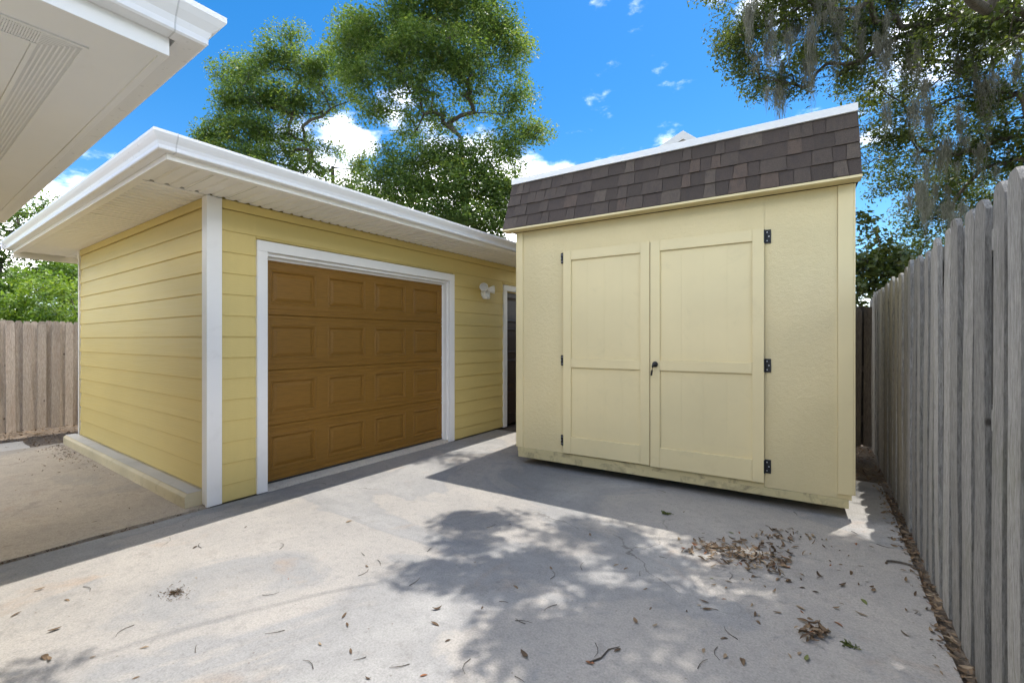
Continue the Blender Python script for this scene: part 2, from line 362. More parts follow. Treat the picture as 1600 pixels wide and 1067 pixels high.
# sectional door
DY0, DY1, DZ0, DZ1, DX = 2.139, 4.589, .062, 2.20, XG-.095
NS, NC = 4, 4; SH = (DZ1-DZ0)/NS; CW = (DY1-DY0)/NC
def panel_rect(i, j):   # local to the door face
    y0 = CW*i+.066; y1 = CW*(i+1)-.066; z0 = SH*j+.098; z1 = SH*(j+1)-.092; return y0, y1, z0, z1
dm = MB()
for j in range(NS):
    zb, zt = SH*j, SH*(j+1); g = .007
    ys = [0]; 
    for i in range(NC): ys += list(panel_rect(i, j)[:2])
    ys.append(DY1-DY0); z0, z1 = panel_rect(0, j)[2:]
    lo, hi = zb+(g if j else 0), zt-(g if j < NS-1 else 0)
    # two faint horizontal ribs above and below the joint
    zs = [lo, lo+.022, lo+.027, lo+.05, lo+.055, z0]
    xs = [0, 0, -.005, -.005, 0, 0]
    for a in range(5): dm.add([(xs[a], 0, zs[a]), (xs[a], ys[-1], zs[a]), (xs[a+1], ys[-1], zs[a+1]), (xs[a+1], 0, zs[a+1])], [(0, 1, 2, 3)])
    zs = [z1, hi-.055, hi-.05, hi-.03, hi-.025, hi]; xs = [0, 0, -.005, -.005, 0, 0]
    for a in range(5): dm.add([(xs[a], 0, zs[a]), (xs[a], ys[-1], zs[a]), (xs[a+1], ys[-1], zs[a+1]), (xs[a+1], 0, zs[a+1])], [(0, 1, 2, 3)])
    for a in range(0, len(ys), 2): dm.add([(0, ys[a], z0), (0, ys[a+1], z0), (0, ys[a+1], z1), (0, ys[a], z1)], [(0, 1, 2, 3)])
    if j < NS-1: dm.add([(0, 0, hi), (0, ys[-1], hi), (-.012, ys[-1], zt), (-.012, 0, zt), (0, ys[-1], zt+g), (0, 0, zt+g)], [(0, 1, 2, 3), (3, 2, 4, 5)])
dm.box(-.045, -.02, 0, DY1-DY0, 0, DZ1-DZ0)
door = obj('garage_door', dm, 'door_brown', G, (DX-XG, DY0-Y0, DZ0))
def ring(m, rects):     # nested rectangles (y0,y1,z0,z1,x) -> sloped mouldings and a field
    vs = []
    for (a, b, c, d, x) in rects: vs += [(x, a, c), (x, b, c), (x, b, d), (x, a, d)]
    fs = []
    for k in range(len(rects)-1):
        for i in range(4): fs.append((k*4+i, k*4+(i+1) % 4, k*4+4+(i+1) % 4, k*4+4+i))
    q = (len(rects)-1)*4; fs.append((q, q+1, q+2, q+3)); m.add(vs, fs); return m
pw, ph = panel_rect(0, 0)[1]-panel_rect(0, 0)[0], panel_rect(0, 0)[3]-panel_rect(0, 0)[2]
pm = ring(MB(), [(i, pw-i, i, ph-i, x) for i, x in ((0, 0), (.012, .007), (.022, .004), (.032, -.011), (.040, -.011), (.066, -.001), (.07, 0))]).mesh('door_panel')
for j in range(NS):
    for i in range(NC):
        a, b, c, d = panel_rect(i, j); link('door_panel', pm, 'door_brown', door, (0, a, c))
obj('bottom_seal', MB().box(-.03, .004, 0, DY1-DY0, -.018, -.001), 'rubber', door)
# side door
gp('side_door_casing', MB().box(XG-.02, XG+.016, 5.904, 5.999, .0, 2.232), 'white_trim', bevel=.003)
gp('side_door_casing', MB().box(XG-.02, XG+.016, 6.90, 6.992, .0, 2.232), 'white_trim', bevel=.003)
gp('side_door_casing', MB().box(XG-.02, XG+.0165, 5.904, 6.992, 2.2325, 2.326), 'white_trim', bevel=.003)
sd = obj('side_door', MB().box(XG-.11, XG-.07, 5.985, 6.915, .02, 2.225), 'dark_door', G); sd.matrix_parent_inverse = GI
for z0 in (.16, .68, 1.2, 1.72):
    for y0 in (6.06, 6.48):
        obj('door_panel', ring(MB(), [(y0+i, y0+.36-i, z0+i, z0+.42-i, XG-.0695+x) for i, x in ((0, .002), (.02, .012), (.05, .004), (.06, .004))]), 'dark_door', sd)
# curb (foundation ledge) along the side wall
m = MB(); prof = [(Y0+.03, -.04), (1.503, -.04), (1.500, .108), (1.522, .130), (Y0+.03, .134)]
m.sweep(prof, -4.372, -8.46, lambda q, e: (e, q[0], q[1])); 
cu = gp('foundation_ledge', m, 'curb_paint', bevel=.006)
m = MB().box(-8.455, -4.378, 1.524, Y0-.015, .1345, .1375); gp('ledge_top', m, 'curb_top')
# soffit panels, ribbed across the eave
FX, FY, BXE = -3.66, 1.165, -9.30     # fascia planes: front, side, rear
def soffit_mesh(length, axis, w=.303):
    prof = []; n = 3; p = w/n
    for i in range(n): prof += [(i*p, 0), (i*p+p*.60, 0), (i*p+p*.68, .013), (i*p+p*.92, .013)]
    prof += [(w-.001, 0)]
    vs = []; fs = []
    for (a, z) in prof:
        vs += [(0, a, z), (length, a, z)] if axis == 'X' else [(a, 0, z), (a, length, z)]
    for i in range(len(prof)-1): fs.append((2*i, 2*i+1, 2*i+3, 2*i+2))
    m = MB().add(vs, fs); me = m.mesh('soffit_panel'); me.materials.append(MATS['soffit_cream']); return me
sX = soffit_mesh(abs(XG-FX)+.02, 'X'); sY = soffit_mesh(Y0-FY+.02, 'Y'); sR = soffit_mesh(XB-BXE, 'X')
y = FY+.005
while y < YE-.1:
    link('soffit_panel', sX, None, G, (.0, y-Y0, ZS+random.uniform(0, .0015))); y += .304
x = XG-.306
while x > BXE-.05:
    link('soffit_panel', sY, None, G, (x-XG, FY-Y0, ZS+random.uniform(0, .0015))); x -= .304
y = Y0+.02
while y < YE-.1:
    link('soffit_panel', sR, None, G, (BXE-XG, y-Y0, ZS+.002)); y += .304
gp('soffit_trim', MB().box(FX-.045, FX-.002, FY, YE, ZS-.006, ZS-.001).box(BXE, FX-.046, FY+.002, FY+.045, ZS-.006, ZS-.001), 'soffit_cream')
for k in range(22):     # dark gaps where panels meet the wall channel
    if random.random() < .75:
        y = Y0-.42+k*.152+random.uniform(-.03, .03); l = random.uniform(.012, .05)
        gp('soffit_gap', MB().add([(XG+.016, y, ZS-.0065), (XG+.023, y, ZS-.0065), (XG+.021, y+l, ZS-.0065), (XG+.016, y+l, ZS-.0065)], [(0, 1, 2, 3)]), 'gap_black')
# fascia
gp('fascia', MB().box(FX, FX+.018, FY-.018, YE+.3, ZS-.008, 2.80), 'soffit_cream', bevel=.002)
gp('fascia', MB().box(BXE+.02, FX-.0005, FY-.018, FY, ZS-.008, 2.80), 'soffit_cream', bevel=.002)
gp('fascia', MB().box(BXE, BXE+.019, FY-.018, YE+.3, ZS-.075, 2.80), 'soffit_cream', bevel=.002)
# K-style gutter round the two sides, mitred: outward distance from the fascia face, height
KG = [(.019, 2.80), (.019, 2.684), (.078, 2.684), (.083, 2.690), (.083, 2.712), (.090, 2.735), (.108, 2.762), (.118, 2.782), (.118, 2.800), (.108, 2.803), (.108, 2.792), (.022, 2.70)]
def gutter(name, xf, yf, x_end, y_end, prof, mat, prep):
    m = MB(); m.sweep(prof, 0, 1, lambda q, e: (xf+q[0], yf-q[0], q[1]) if e == 0 else (xf+q[0], y_end, q[1])); a = prep(name, m, mat)
    m = MB(); m.sweep(prof, 0, 1, lambda q, e: (xf+q[0], yf-q[0], q[1]) if e == 1 else (x_end, yf-q[0], q[1])); b = prep(name, m, mat)
    return a, b
gutter('gutter', FX, FY, BXE-.09, YE+.3, KG, 'gutter_white', lambda n, m, a: gp(n, m, a))
# strap joint close to the corner
m = MB(); KS = [(q[0]+.0015, q[1]) for q in KG[1:10]]
m.sweep([(a, z-.0012 if i < 3 else z) for i, (a, z) in enumerate(KS)]+[(a-.004, z+.003) for a, z in KS[::-1]], 0, 1, lambda q, e: (FX+q[0], FY+.012+e*.008, q[1])); gp('gutter_seam', m, 'steel')
m = MB(); m.sweep(KG, 0, 1, lambda q, e: (BXE-q[0], FY-.12+(YE+.4-FY)*e, q[1])); gp('gutter', m, 'gutter_white')
# roof, low hip
zr = 2.815; rx0, rx1, ry0, ry1 = BXE-.03, FX+.05, FY-.05, YE+.3; cx = (rx0+rx1)/2; rz = zr+.62
m = MB().add([(rx0, ry0, zr), (rx1, ry0, zr), (rx1, ry1, zr), (rx0, ry1, zr), (cx, ry0+2.6, rz), (cx, ry1-2.6, rz)], [(0, 1, 4), (1, 2, 5, 4), (2, 3, 5), (3, 0, 4, 5), (3, 2, 1, 0)])
gp('roof', m, 'roof_grey')
gp('drip_edge', MB().box(FX+.012, FX+.055, FY-.05, YE+.3, 2.804, 2.814).box(BXE, FX+.0115, FY-.052, FY-.012, 2.804, 2.814), 'gutter_white')
# downspout elbow on the rear wall
m = MB()
def rect_tube(pts, w, d):
    vs = []; fs = []
    for i, p in enumerate(pts):
        p = Vector(p); t_ = (Vector(pts[min(i+1, len(pts)-1)])-Vector(pts[max(i-1, 0)])).normalized(); a = Vector((0, 1, 0)); b = t_.cross(a).normalized()
        vs += [p+a*w+b*d, p-a*w+b*d, p-a*w-b*d, p+a*w-b*d]
    for i in range(len(pts)-1):
        for k in range(4): fs.append((4*i+k, 4*i+(k+1) % 4, 4*i+4+(k+1) % 4, 4*i+4+k))
    return vs, fs
m.add(*rect_tube([(-9.10, 1.86, 2.66), (-9.10, 1.86, 2.50), (-9.06, 1.86, 2.44), (-8.98, 1.86, 2.38), (-8.50, 1.86, 2.22), (-8.43, 1.86, 2.16), (-8.42, 1.86, 2.08), (-8.42, 1.86, .12)], .048, .036))
gp('downspout', m, 'soffit_cream')

# twin-head security light on the garage wall
L = thing('security_light', 'white twin-head security light on yellow garage wall between the two doors', 'wall light', (XG, 5.385, 2.15))
m = MB(); m.lathe([(.0, 0), (.062, 0), (.062, .022), (.05, .03), (0, .03)], (0, 0, -.01), (1, 0, 0), 18); obj('base', m, 'lamp_plastic', L); L.scale = (1.05, 1.05, 1.05)
m = MB().box(.025, .085, -.062, .062, -.095, .012); obj('sensor_housing', m, 'lamp_plastic', L, None, .016)
obj('sensor_lens', MB().lathe([(0, .028), (.026, .02), (.034, 0), (.034, -.012)], (.085, 0, -.06), (1, 0, -.25), 14), 'soffit_white', L)
for sy, ax in ((-1, (.55, -.62, .22)), (1, (.55, .62, .05))):
    c = Vector((.05, sy*.058, .045)); a = Vector(ax).normalized()
    obj('lamp_arm', MB().tube([(.04, sy*.03, .0), (.045, sy*.045, .03), c], .013, 8), 'lamp_plastic', L)
    h = obj('lamp_head', MB().lathe([(0, -.035), (.022, -.032), (.03, -.01), (.05, .045), (.062, .075), (.062, .085), (.055, .085)], c, a, 20), 'lamp_plastic', L)
    obj('lamp_lens', MB().lathe([(.055, .083), (.03, .09), (0, .092)], c, a, 20), 'steel', h)

# ------------------------------------------------------------------ shed
SX, SY, SR = -2.896, 4.276, R(2.898)
SW, SD = 3.10, 2.45
Sd = thing('shed', 'cream wooden storage shed with double doors and dark shingled mansard front', 'shed', (SX, SY, 0), SR)
boxo('wall', (.01, SW-.01, .012, SD, .15, 2.66), 'shed_trim', Sd, 0)
# face panels with their joints
for (a, b, z0, z1) in ((.0785, .5930, .198, 2.655), (.5942, 2.4858, 2.3785, 2.655), (2.4872, 2.9978, .16, 2.655)):
    boxo('wall_panel', (a, b, -.0, .0118, z0, z1), 'shed_panel', Sd, .001)
boxo('corner_board', (0, .077, -.012, .011, .198, 2.655), 'shed_trim', Sd); boxo('corner_board', (2.999, SW, -.012, .011, .196, 2.655), 'shed_trim', Sd)
boxo('corner_board', (-.012, -.0005, -.012, .08, .198, 2.655), 'shed_trim', Sd); boxo('corner_board', (SW+.0005, SW+.012, -.012, .08, .198, 2.655), 'shed_trim', Sd)
boxo('skid', (.012, SW-.03, -.004, .045, .085, .157), 'skid_cream', Sd, .004)
boxo('sill_board', (.006, 2.487, -.006, .011, .150, .196), 'skid_cream', Sd, .003)
boxo('floor_joist', (.05, SW-.05, .35, .42, 0.0, .149), 'fence_dark', Sd, 0); boxo('floor_joist', (.05, SW-.05, 1.3, 1.37, 0.0, .149), 'fence_dark', Sd, 0); boxo('floor_joist', (.05, SW-.05, 2.2, 2.27, 0.0, .149), 'fence_dark', Sd, 0)
for a in (.4, 1.5, 2.6): boxo('support_block', (a, a+.2, .9, 1.2, -.02, .149), 'curb_top', Sd, .003)
# doors
def shed_door(x0, x1, hinge_left, label):
    zb, zt = .208 if hinge_left else .20, 2.377
    D = boxo('door', (x0, x1, -.004, .009, zb, zt), 'gap_black', Sd, 0); D['label'] = label
    st = .091
    def sub(n, b, m, bev=.003): return boxo(n, b, m, D, bev)
    sub('stile', (x0, x0+st, -.034, -.005, zb, zt), 'shed_trim'); sub('stile', (x1-st, x1, -.034, -.005, zb, zt), 'shed_trim')
    i0, i1 = x0+st+.0008, x1-st-.0008
    sub('rail', (i0, i1, -.033, -.005, 2.277, zt-.001), 'shed_trim'); sub('rail', (i0, i1, -.033, -.005, 1.131, 1.227), 'shed_trim'); sub('rail', (i0, i1, -.033, -.005, zb+.001, .39), 'shed_trim')
    for z0, z1 in ((.3905, 1.1305), (1.2275, 2.2765)):
        n = 4; w = (i1-i0)/n
        for k in range(n):
            e = .012 if 0 < k < n-1 else 0
            sub('plank', (i0+k*w, i0+(k+1)*w, -.0155, -.0045, z0, z1), 'shed_trim', .0012)
    hx = x0-.012 if hinge_left else x1+.004
    for z in (2.309, 1.204, .34):
        m = MB()
        if hinge_left: m.box(x0-.036, x0+.0, -.037, -.0015, z-.058, z+.058) if False else m.box(x0-.034, x0-.002, -.016, -.001, z-.055, z+.055)
        else: m.box(x1+.002, x1+.050, -.008, -.001, z-.058, z+.058)
        kx = x0-.002 if hinge_left else x1+.002
        m.tube([(kx, -.03, z-.056), (kx, -.03, z+.056)], .007, 8)
        h = obj('hinge', m, 'black_metal', D)
        s_ = -1 if hinge_left else 1
        for dz in (-.036, 0, .036):
            obj('screw', MB().lathe([(.0055, 0), (.004, .002), (0, .0028)], (kx+s_*(.018 if dz else .032), -.016 if hinge_left else -.008, z+dz), (0, -1, 0), 8), 'steel', D)
    return D
shed_door(.595, 1.517, True, 'left-hand cream plank door hinged on its outer edge'); D2 = shed_door(1.524, 2.487, False, 'wider cream plank door with black lever handle')
m = MB().lathe([(0, 0), (.026, 0), (.028, .006), (.024, .014), (.013, .018), (.012, .03), (.016, .032), (.016, .046), (0, .05)], (1.572, -.034, 1.19), (0, -1, 0), 16)
m.tube([(1.572, -.078, 1.19), (1.562, -.088, 1.175), (1.555, -.088, 1.13), (1.548, -.082, 1.085)], [.012, .011, .009, .0075], 10)
obj('handle', m, 'black_metal', D2)
# mansard: bottom edge z 2.685 at depth -.125, top z 3.215 at depth 0
def mans(a, t_):    # a along the front 0..1, t up the slope
    x = (-.118+.052*t_)*(1-a)+(3.14-.012*t_)*a
    return Vector((x, -.125+.125*t_, 2.685+.532*t_))
MN = Vector((0, -.532, -.125)).normalized(); MN = Vector((0, -.973, .229))
m = MB(); m.add([mans(0, 0), mans(1, 0), mans(1, 1), mans(0, 1), (-.118, SD, 2.685), (3.14, SD, 2.685), (3.128, SD, 2.80), (-.066, SD, 2.80)],
                [(0, 1, 2, 3), (1, 5, 6, 2), (4, 0, 3, 7), (5, 4, 7, 6), (3, 2, 6, 7), (0, 4, 5, 1)])
obj('roof', m, 'shingle_0', Sd)
rows = 4
for r_ in range(rows):
    a = 0.0; t0, t1 = r_/rows, (r_+1)/rows+.02; prev = -1; up = random.random() < .5
    while a < 1:
        w = random.choice([.085, .10, .12, .14, .17, .2])/3.25; b = min(1, a+w)
        if 1-b < .02: b = 1
        sk = random.uniform(.006, .014)/3.25 if random.random() < .6 else 0
        th = .010 if up else .005
        c = [mans(a, t0), mans(b, t0), mans(b-sk*0, min(t1, 1)), mans(a+sk*0, min(t1, 1))]
        if up: c = [mans(a, t0), mans(b, t0), mans(max(a+.01, b-sk), min(t1, 1)), mans(min(b-.01, a+sk), min(t1, 1))]
        jit = random.uniform(-.004, .003)
        f = [p+MN*(th+.004) for p in c[:2]]+[p+MN*(.0015+(.0015 if up else 0)) for p in c[2:]]
        f[0].z += jit; f[1].z += jit
        k = [p-MN*.002 for p in c]
        mm = MB().add(f+k, [(0, 1, 2, 3), (4, 5, 1, 0), (5, 6, 2, 1), (7, 4, 0, 3), (6, 7, 3, 2)])
        choices = [1, 1, 2, 1, 4] if up else [0, 3, 0, 3, 3]
        o = obj('shingle', mm, 'shingle_%d' % random.choice(choices), Sd)
        a = b; up = not up if random.random() < .85 else up
boxo('drip_edge', (-.068, 1.235, -.022, .10, 3.219, 3.283), 'gutter_white', Sd, .002); boxo('drip_edge', (1.2365, 3.127, -.0235, .10, 3.217, 3.281), 'gutter_white', Sd, .002)
boxo('fascia_trim', (-.120, 3.142, -.137, -.0, 2.662, 2.682), 'shed_trim', Sd, .002)
m = MB().add([(-.068, .1, 3.281), (3.127, .1, 3.281), (3.127, SD+.05, 2.86), (-.068, SD+.05, 2.86), (-.068, .1, 3.22), (3.127, .1, 3.22), (3.127, SD+.05, 2.80), (-.068, SD+.05, 2.80)],
             [(0, 1, 2, 3), (7, 6, 5, 4), (1, 5, 6, 2), (4, 0, 3, 7), (2, 6, 7, 3), (0, 4, 5, 1)]); obj('roof_deck', m, 'roof_grey', Sd)

# ------------------------------------------------------------------ fences
def picket_mesh(w, h, th, ear, seed):
    r_ = random.Random(seed); n = 7; vs = []; fs = []
    zs = [0, h*.2, h*.4, h*.6, h*.8, h-ear]
    prof = []
    for z in zs: prof.append((-w/2+r_.uniform(-.003, .003), z, w/2+r_.uniform(-.003, .003), r_.uniform(-.003, .003)))
    e2 = ear*.35; prof.append((-w/2+ear*.35+r_.uniform(-.004, .004), h-e2, w/2-ear*.3+r_.uniform(-.004, .004), 0)); prof.append((-w/4+r_.uniform(-.01, .01), h+r_.uniform(-.008, .004), w/4+r_.uniform(-.01, .01), 0))
    for (a, z, b, d) in prof: vs += [(-th/2+d, a, z), (-th/2+d, b, z), (th/2+d, b, z), (th/2+d, a, z)]
    for i in range(len(prof)-1):
        for k in range(4): fs.append((4*i+k, 4*i+(k+1) % 4, 4*i+4+(k+1) % 4, 4*i+4+k))
    q = 4*(len(prof)-1); fs.append((q, q+1, q+2, q+3)); fs.append((3, 2, 1, 0))
    return MB().add(vs, fs).mesh('picket')
def fence(name, label, length, pitch, w, h, mat, loc, rz, wb=None, thick=.017, gap=.052, hv=.025, lean=.012, behind=False):
    F = thing(name, label, 'fence', loc, rz)
    ms = []
    for i in range(9):
        me = picket_mesh(w*random.uniform(.94, 1.05), h, thick, .05, i+len(name)); me.materials.append(MATS[mat]); ms.append(me)
    mb_ = []
    for i in range(5):
        me = picket_mesh((wb or w)*random.uniform(.94, 1.05), h, thick, .05, i+50); me.materials.append(MATS['fence_grey_recess_shade' if mat == 'fence_grey' else mat]); mb_.append(me)
    y = pitch/2; k = 0
    while y < length:
        o = link('picket', random.choice(ms), None, F, (random.uniform(-.004, .004), y+random.uniform(-.008, .008), -.03+random.uniform(-hv, hv)))
        o.rotation_euler = (random.uniform(-lean, lean), random.uniform(-.006, .006), random.uniform(-.04, .04))
        if wb is not None:
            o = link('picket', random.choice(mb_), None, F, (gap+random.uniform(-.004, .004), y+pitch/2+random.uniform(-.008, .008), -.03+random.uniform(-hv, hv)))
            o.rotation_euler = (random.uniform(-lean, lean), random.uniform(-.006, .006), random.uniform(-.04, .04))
        y += pitch
    for z in (.3, h*.52, h-.25):
        boxo('rail', (gap+.012, gap+.05, 0, length, z, z+.085) if behind else (.011, gap-.011, 0, length, z, z+.085), mat, F, 0)
    return F
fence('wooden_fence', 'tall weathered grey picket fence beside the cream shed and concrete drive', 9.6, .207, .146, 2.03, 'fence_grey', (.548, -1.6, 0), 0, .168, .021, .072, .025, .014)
FL = fence('wooden_fence', 'brownish picket fence with pinkish boards past the far end of the patio', 12, .166, .098, 1.765, 'fence_brown', (-10.5, 8.0, 0), math.pi, .10, .014, .018, .012, .006, True)
fence('wooden_fence', 'short dark fence closing the narrow passage behind the shed', 5.2, .18, .142, 1.9, 'fence_dark', (.62, 7.75, 0), R(90), .15)

# ------------------------------------------------------------------ house eave corner (upper left)
HX, HY, HZ = -1.905, .600, 2.42          # fascia corner, soffit height
Hs = thing('house', 'white eave corner of a house with gutter and perforated soffit vent strip', 'house', (HX-.6, HY-.6, 0))
HI = Matrix.Translation((-(HX-.6), -(HY-.6), 0))
def hp(n, m, a, bevel=0):
    o = obj(n, m, a, Hs, None, bevel); o.matrix_parent_inverse = HI; return o
hx0, hy0 = HX-4.2, HY-9
hp('wall', MB().box(hx0+.3, HX-.62, hy0, HY-.62, -.05, HZ+.05), 'siding_yellow')
HG = [(.016, 2.60), (.016, 2.482), (.072, 2.482), (.078, 2.488), (.078, 2.508), (.084, 2.53), (.102, 2.556), (.114, 2.578), (.114, 2.598), (.104, 2.602), (.104, 2.592), (.02, 2.50)]
HGy = HG
m = MB(); m.sweep(HG, 0, 1, lambda q, e: (HX+q[0], HY+q[0]*1.3, q[1]) if e == 1 else (HX+q[0], hy0, q[1])); hp('gutter', m, 'gutter_white')
m = MB(); m.sweep(HG, 0, 1, lambda q, e: (HX+q[0], HY+q[0]*1.3, q[1]) if e == 0 else (hx0, HY+q[0]*1.3, q[1])); hp('gutter', m, 'gutter_white')
KS = [(q[0]+.0015, q[1]) for q in HG[1:10]]
m = MB(); m.sweep([(a, z-.0012 if i < 3 else z) for i, (a, z) in enumerate(KS)]+[(a-.004, z+.003) for a, z in KS[::-1]], 0, 1, lambda q, e: (HX+q[0], HY-.002+e*.004, q[1])); hp('gutter_seam', m, 'steel')
hp('fascia', MB().box(HX-.018, HX+.0155, hy0, HY+.004, HZ, 2.60), 'soffit_white', .002)
hp('fascia', MB().box(hx0, HX-.0185, HY-.02, HY+.004, HZ+.001, 2.60), 'soffit_white', .002)
# soffit boards: outer strip, vent strip, inner boards (along X on the far side, along Y on the near side), mitred
def frame_strip(name, d0, d1, z0, mat, thick=.02):
    # strip between distances d0,d1 from the fascia, both arms
    a = MB(); v1 = [(HX-d0, HY-d0), (HX-d1, HY-d1), (hx0, HY-d1), (hx0, HY-d0)]
    a.add([(x, y, z0) for x, y in v1]+[(x, y, z0+thick) for x, y in v1], [(3, 2, 1, 0), (4, 5, 6, 7), (0, 1, 5, 4), (1, 2, 6, 5), (2, 3, 7, 6), (3, 0, 4, 7)])
    b = MB(); v1 = [(HX-d0, HY-d0), (HX-d0, hy0), (HX-d1, hy0), (HX-d1, HY-d1)]
    b.add([(x, y, z0) for x, y in v1]+[(x, y, z0+thick) for x, y in v1], [(3, 2, 1, 0), (4, 5, 6, 7), (0, 1, 5, 4), (1, 2, 6, 5), (2, 3, 7, 6), (3, 0, 4, 7)])
    return hp(name, a, mat), hp(name, b, mat)
frame_strip('soffit_board', .0205, .168, HZ+.006, 'soffit_white')
frame_strip('vent_flange', .1685, .182, HZ+.0, 'soffit_white', .012)
frame_strip('vent_back', .182, .276, HZ+.012, 'gap_black', .006)
frame_strip('vent_flange', .276, .288, HZ+.0, 'soffit_white', .012)
frame_strip('soffit_board', .289, .70, HZ+.006, 'soffit_white')
# perforated vent: bars with gaps, joined (hundreds of small bars)
m = MB(); d0, d1 = .182, .276; p = .0062
for i in range(int(3.4/p)): x = HX-d0-i*p; m.box(x-.0036, x, HY-d1, HY-d0, HZ+.002, HZ+.006)
for i in range(int(1.6/p)): y = HY-d1-i*p; m.box(HX-d1, HX-d0, y-.0036, y, HZ+.002, HZ+.006)
for q in np.arange(d0+.012, d1, .0118): m.box(HX-3.7, HX-q, HY-q-.0022, HY-q+.0022, HZ+.0015, HZ+.0062); m.box(HX-q-.0022, HX-q+.0022, HY-1.9, HY-q, HZ+.0015, HZ+.0062)
o = hp('vent_strip', m, 'soffit_white'); o['kind'] = 'stuff'
hp('soffit_batten', MB().box(hx0, HX-.36, HY-.372, HY-.352, HZ-.004, HZ+.0055), 'soffit_white', .002)
m = MB().add([(HX+.06, HY+.06, 2.606), (HX+.06, hy0, 2.606), (hx0, hy0, 2.606), (hx0, HY+.06, 2.606), ((HX+hx0)/2, HY-2.4, 3.5), ((HX+hx0)/2, hy0, 3.5)], [(0, 3, 4), (0, 4, 5, 1), (3, 2, 5, 4), (3, 0, 1, 2), (1, 5, 2)])
hp('roof', m, 'roof_grey')

# ------------------------------------------------------------------ neighbour's house, its gable peak shows over the shed roof
pk = at(1066, 207, 15)
N = thing('neighbour_house', 'white-trimmed grey gable of a house peeking over the shed roof', 'house', (pk[0], pk[1], 0), R(28))
hw, ez, dp = 4.2, pk[2]-2.75, 9
boxo('wall', (-hw+.4, hw-.4, .3, dp, -.05, ez), 'grey_siding', N, 0)
m = MB().add([(-hw+.4, .3, ez), (hw-.4, .3, ez), (0, .3, pk[2]-.25), (-hw+.4, dp, ez), (hw-.4, dp, ez), (0, dp, pk[2]-.25)], [(0, 1, 2), (5, 4, 3)]); obj('gable', m, 'grey_siding', N)
for s_ in (-1, 1):
    m = MB(); q = [(0, pk[2]-.03), (s_*hw, ez-.03-.0), (s_*hw, ez+.12), (0, pk[2]+.03)]
    m.sweep(q, -.05, dp+.1, lambda c, e: (c[0], e, c[1]-.16 if False else c[1])); obj('roof', m, 'roof_grey', N)
    m = MB(); q = [(0, pk[2]-.26), (s_*hw, ez-.2), (s_*hw, ez+.10), (0, pk[2]+.015)]
    m.sweep(q, -.10, -.055, lambda c, e: (c[0], e, c[1])); obj('rake_board', m, 'white_trim', N)
    m = MB(); q = [(0, pk[2]-.262), (s_*hw, ez-.202), (s_*hw, ez-.19), (0, pk[2]-.25)]
    m.sweep(q, -.054, .299, lambda c, e: (c[0], e, c[1])); obj('soffit', m, 'soffit_white', N)

# ------------------------------------------------------------------ trees
def leaf_mesh(name, C, per, sig, L, mat, up=.5, aspect=.42, flat=.75, tb=0.0, seed=0, droop=0):
    r_ = np.random.default_rng(seed); C = np.asarray(C); n = len(C)*per
    c = np.repeat(C, per, 0); sg = np.repeat(np.broadcast_to(sig, (len(C),)), per)[:, None]
    d = r_.normal(size=(n, 3)); d /= np.linalg.norm(d, axis=1)[:, None]; rad = r_.random((n, 1))**.45
    pos = c+d*rad*sg*1.7*np.array([1, 1, flat])
    if droop: pos[:, 2] -= droop*np.abs(r_.normal(size=n))*sg[:, 0]
    nr = r_.normal(size=(n, 3)); nr[:, 2] = np.abs(nr[:, 2])+up; nr += d*.5; nr /= np.linalg.norm(nr, axis=1)[:, None]
    a = np.cross(nr, r_.normal(size=(n, 3))); a /= np.linalg.norm(a, axis=1)[:, None]; b = np.cross(nr, a)
    l = (L*np.clip(r_.lognormal(-.05, .35, n), .45, 2.0))[:, None]; w = l*aspect*.5
    v = np.empty((n, 4, 3)); bend = nr*l*.12
    v[:, 0] = pos-a*l*.5-bend; v[:, 1] = pos+b*w; v[:, 2] = pos+a*l*.5-bend; v[:, 3] = pos-b*w
    me = bpy.data.meshes.new(name); me.vertices.add(n*4); me.vertices.foreach_set('co', v.reshape(-1))
    me.loops.add(n*4); me.loops.foreach_set('vertex_index', np.arange(n*4, dtype=np.int32))
    me.polygons.add(n); me.polygons.foreach_set('loop_start', np.arange(0, n*4, 4, dtype=np.int32))
    me.update(calc_edges=True); me.validate()
    t_ = np.clip(np.repeat(r_.normal(.42+tb, .14, len(C)), per)+r_.normal(0, .16, n), 0, 1).astype(np.float32)
    at_ = me.attributes.new('tint', 'FLOAT', 'FACE'); at_.data.foreach_set('value', t_)
    me.materials.append(MATS[mat]); return me
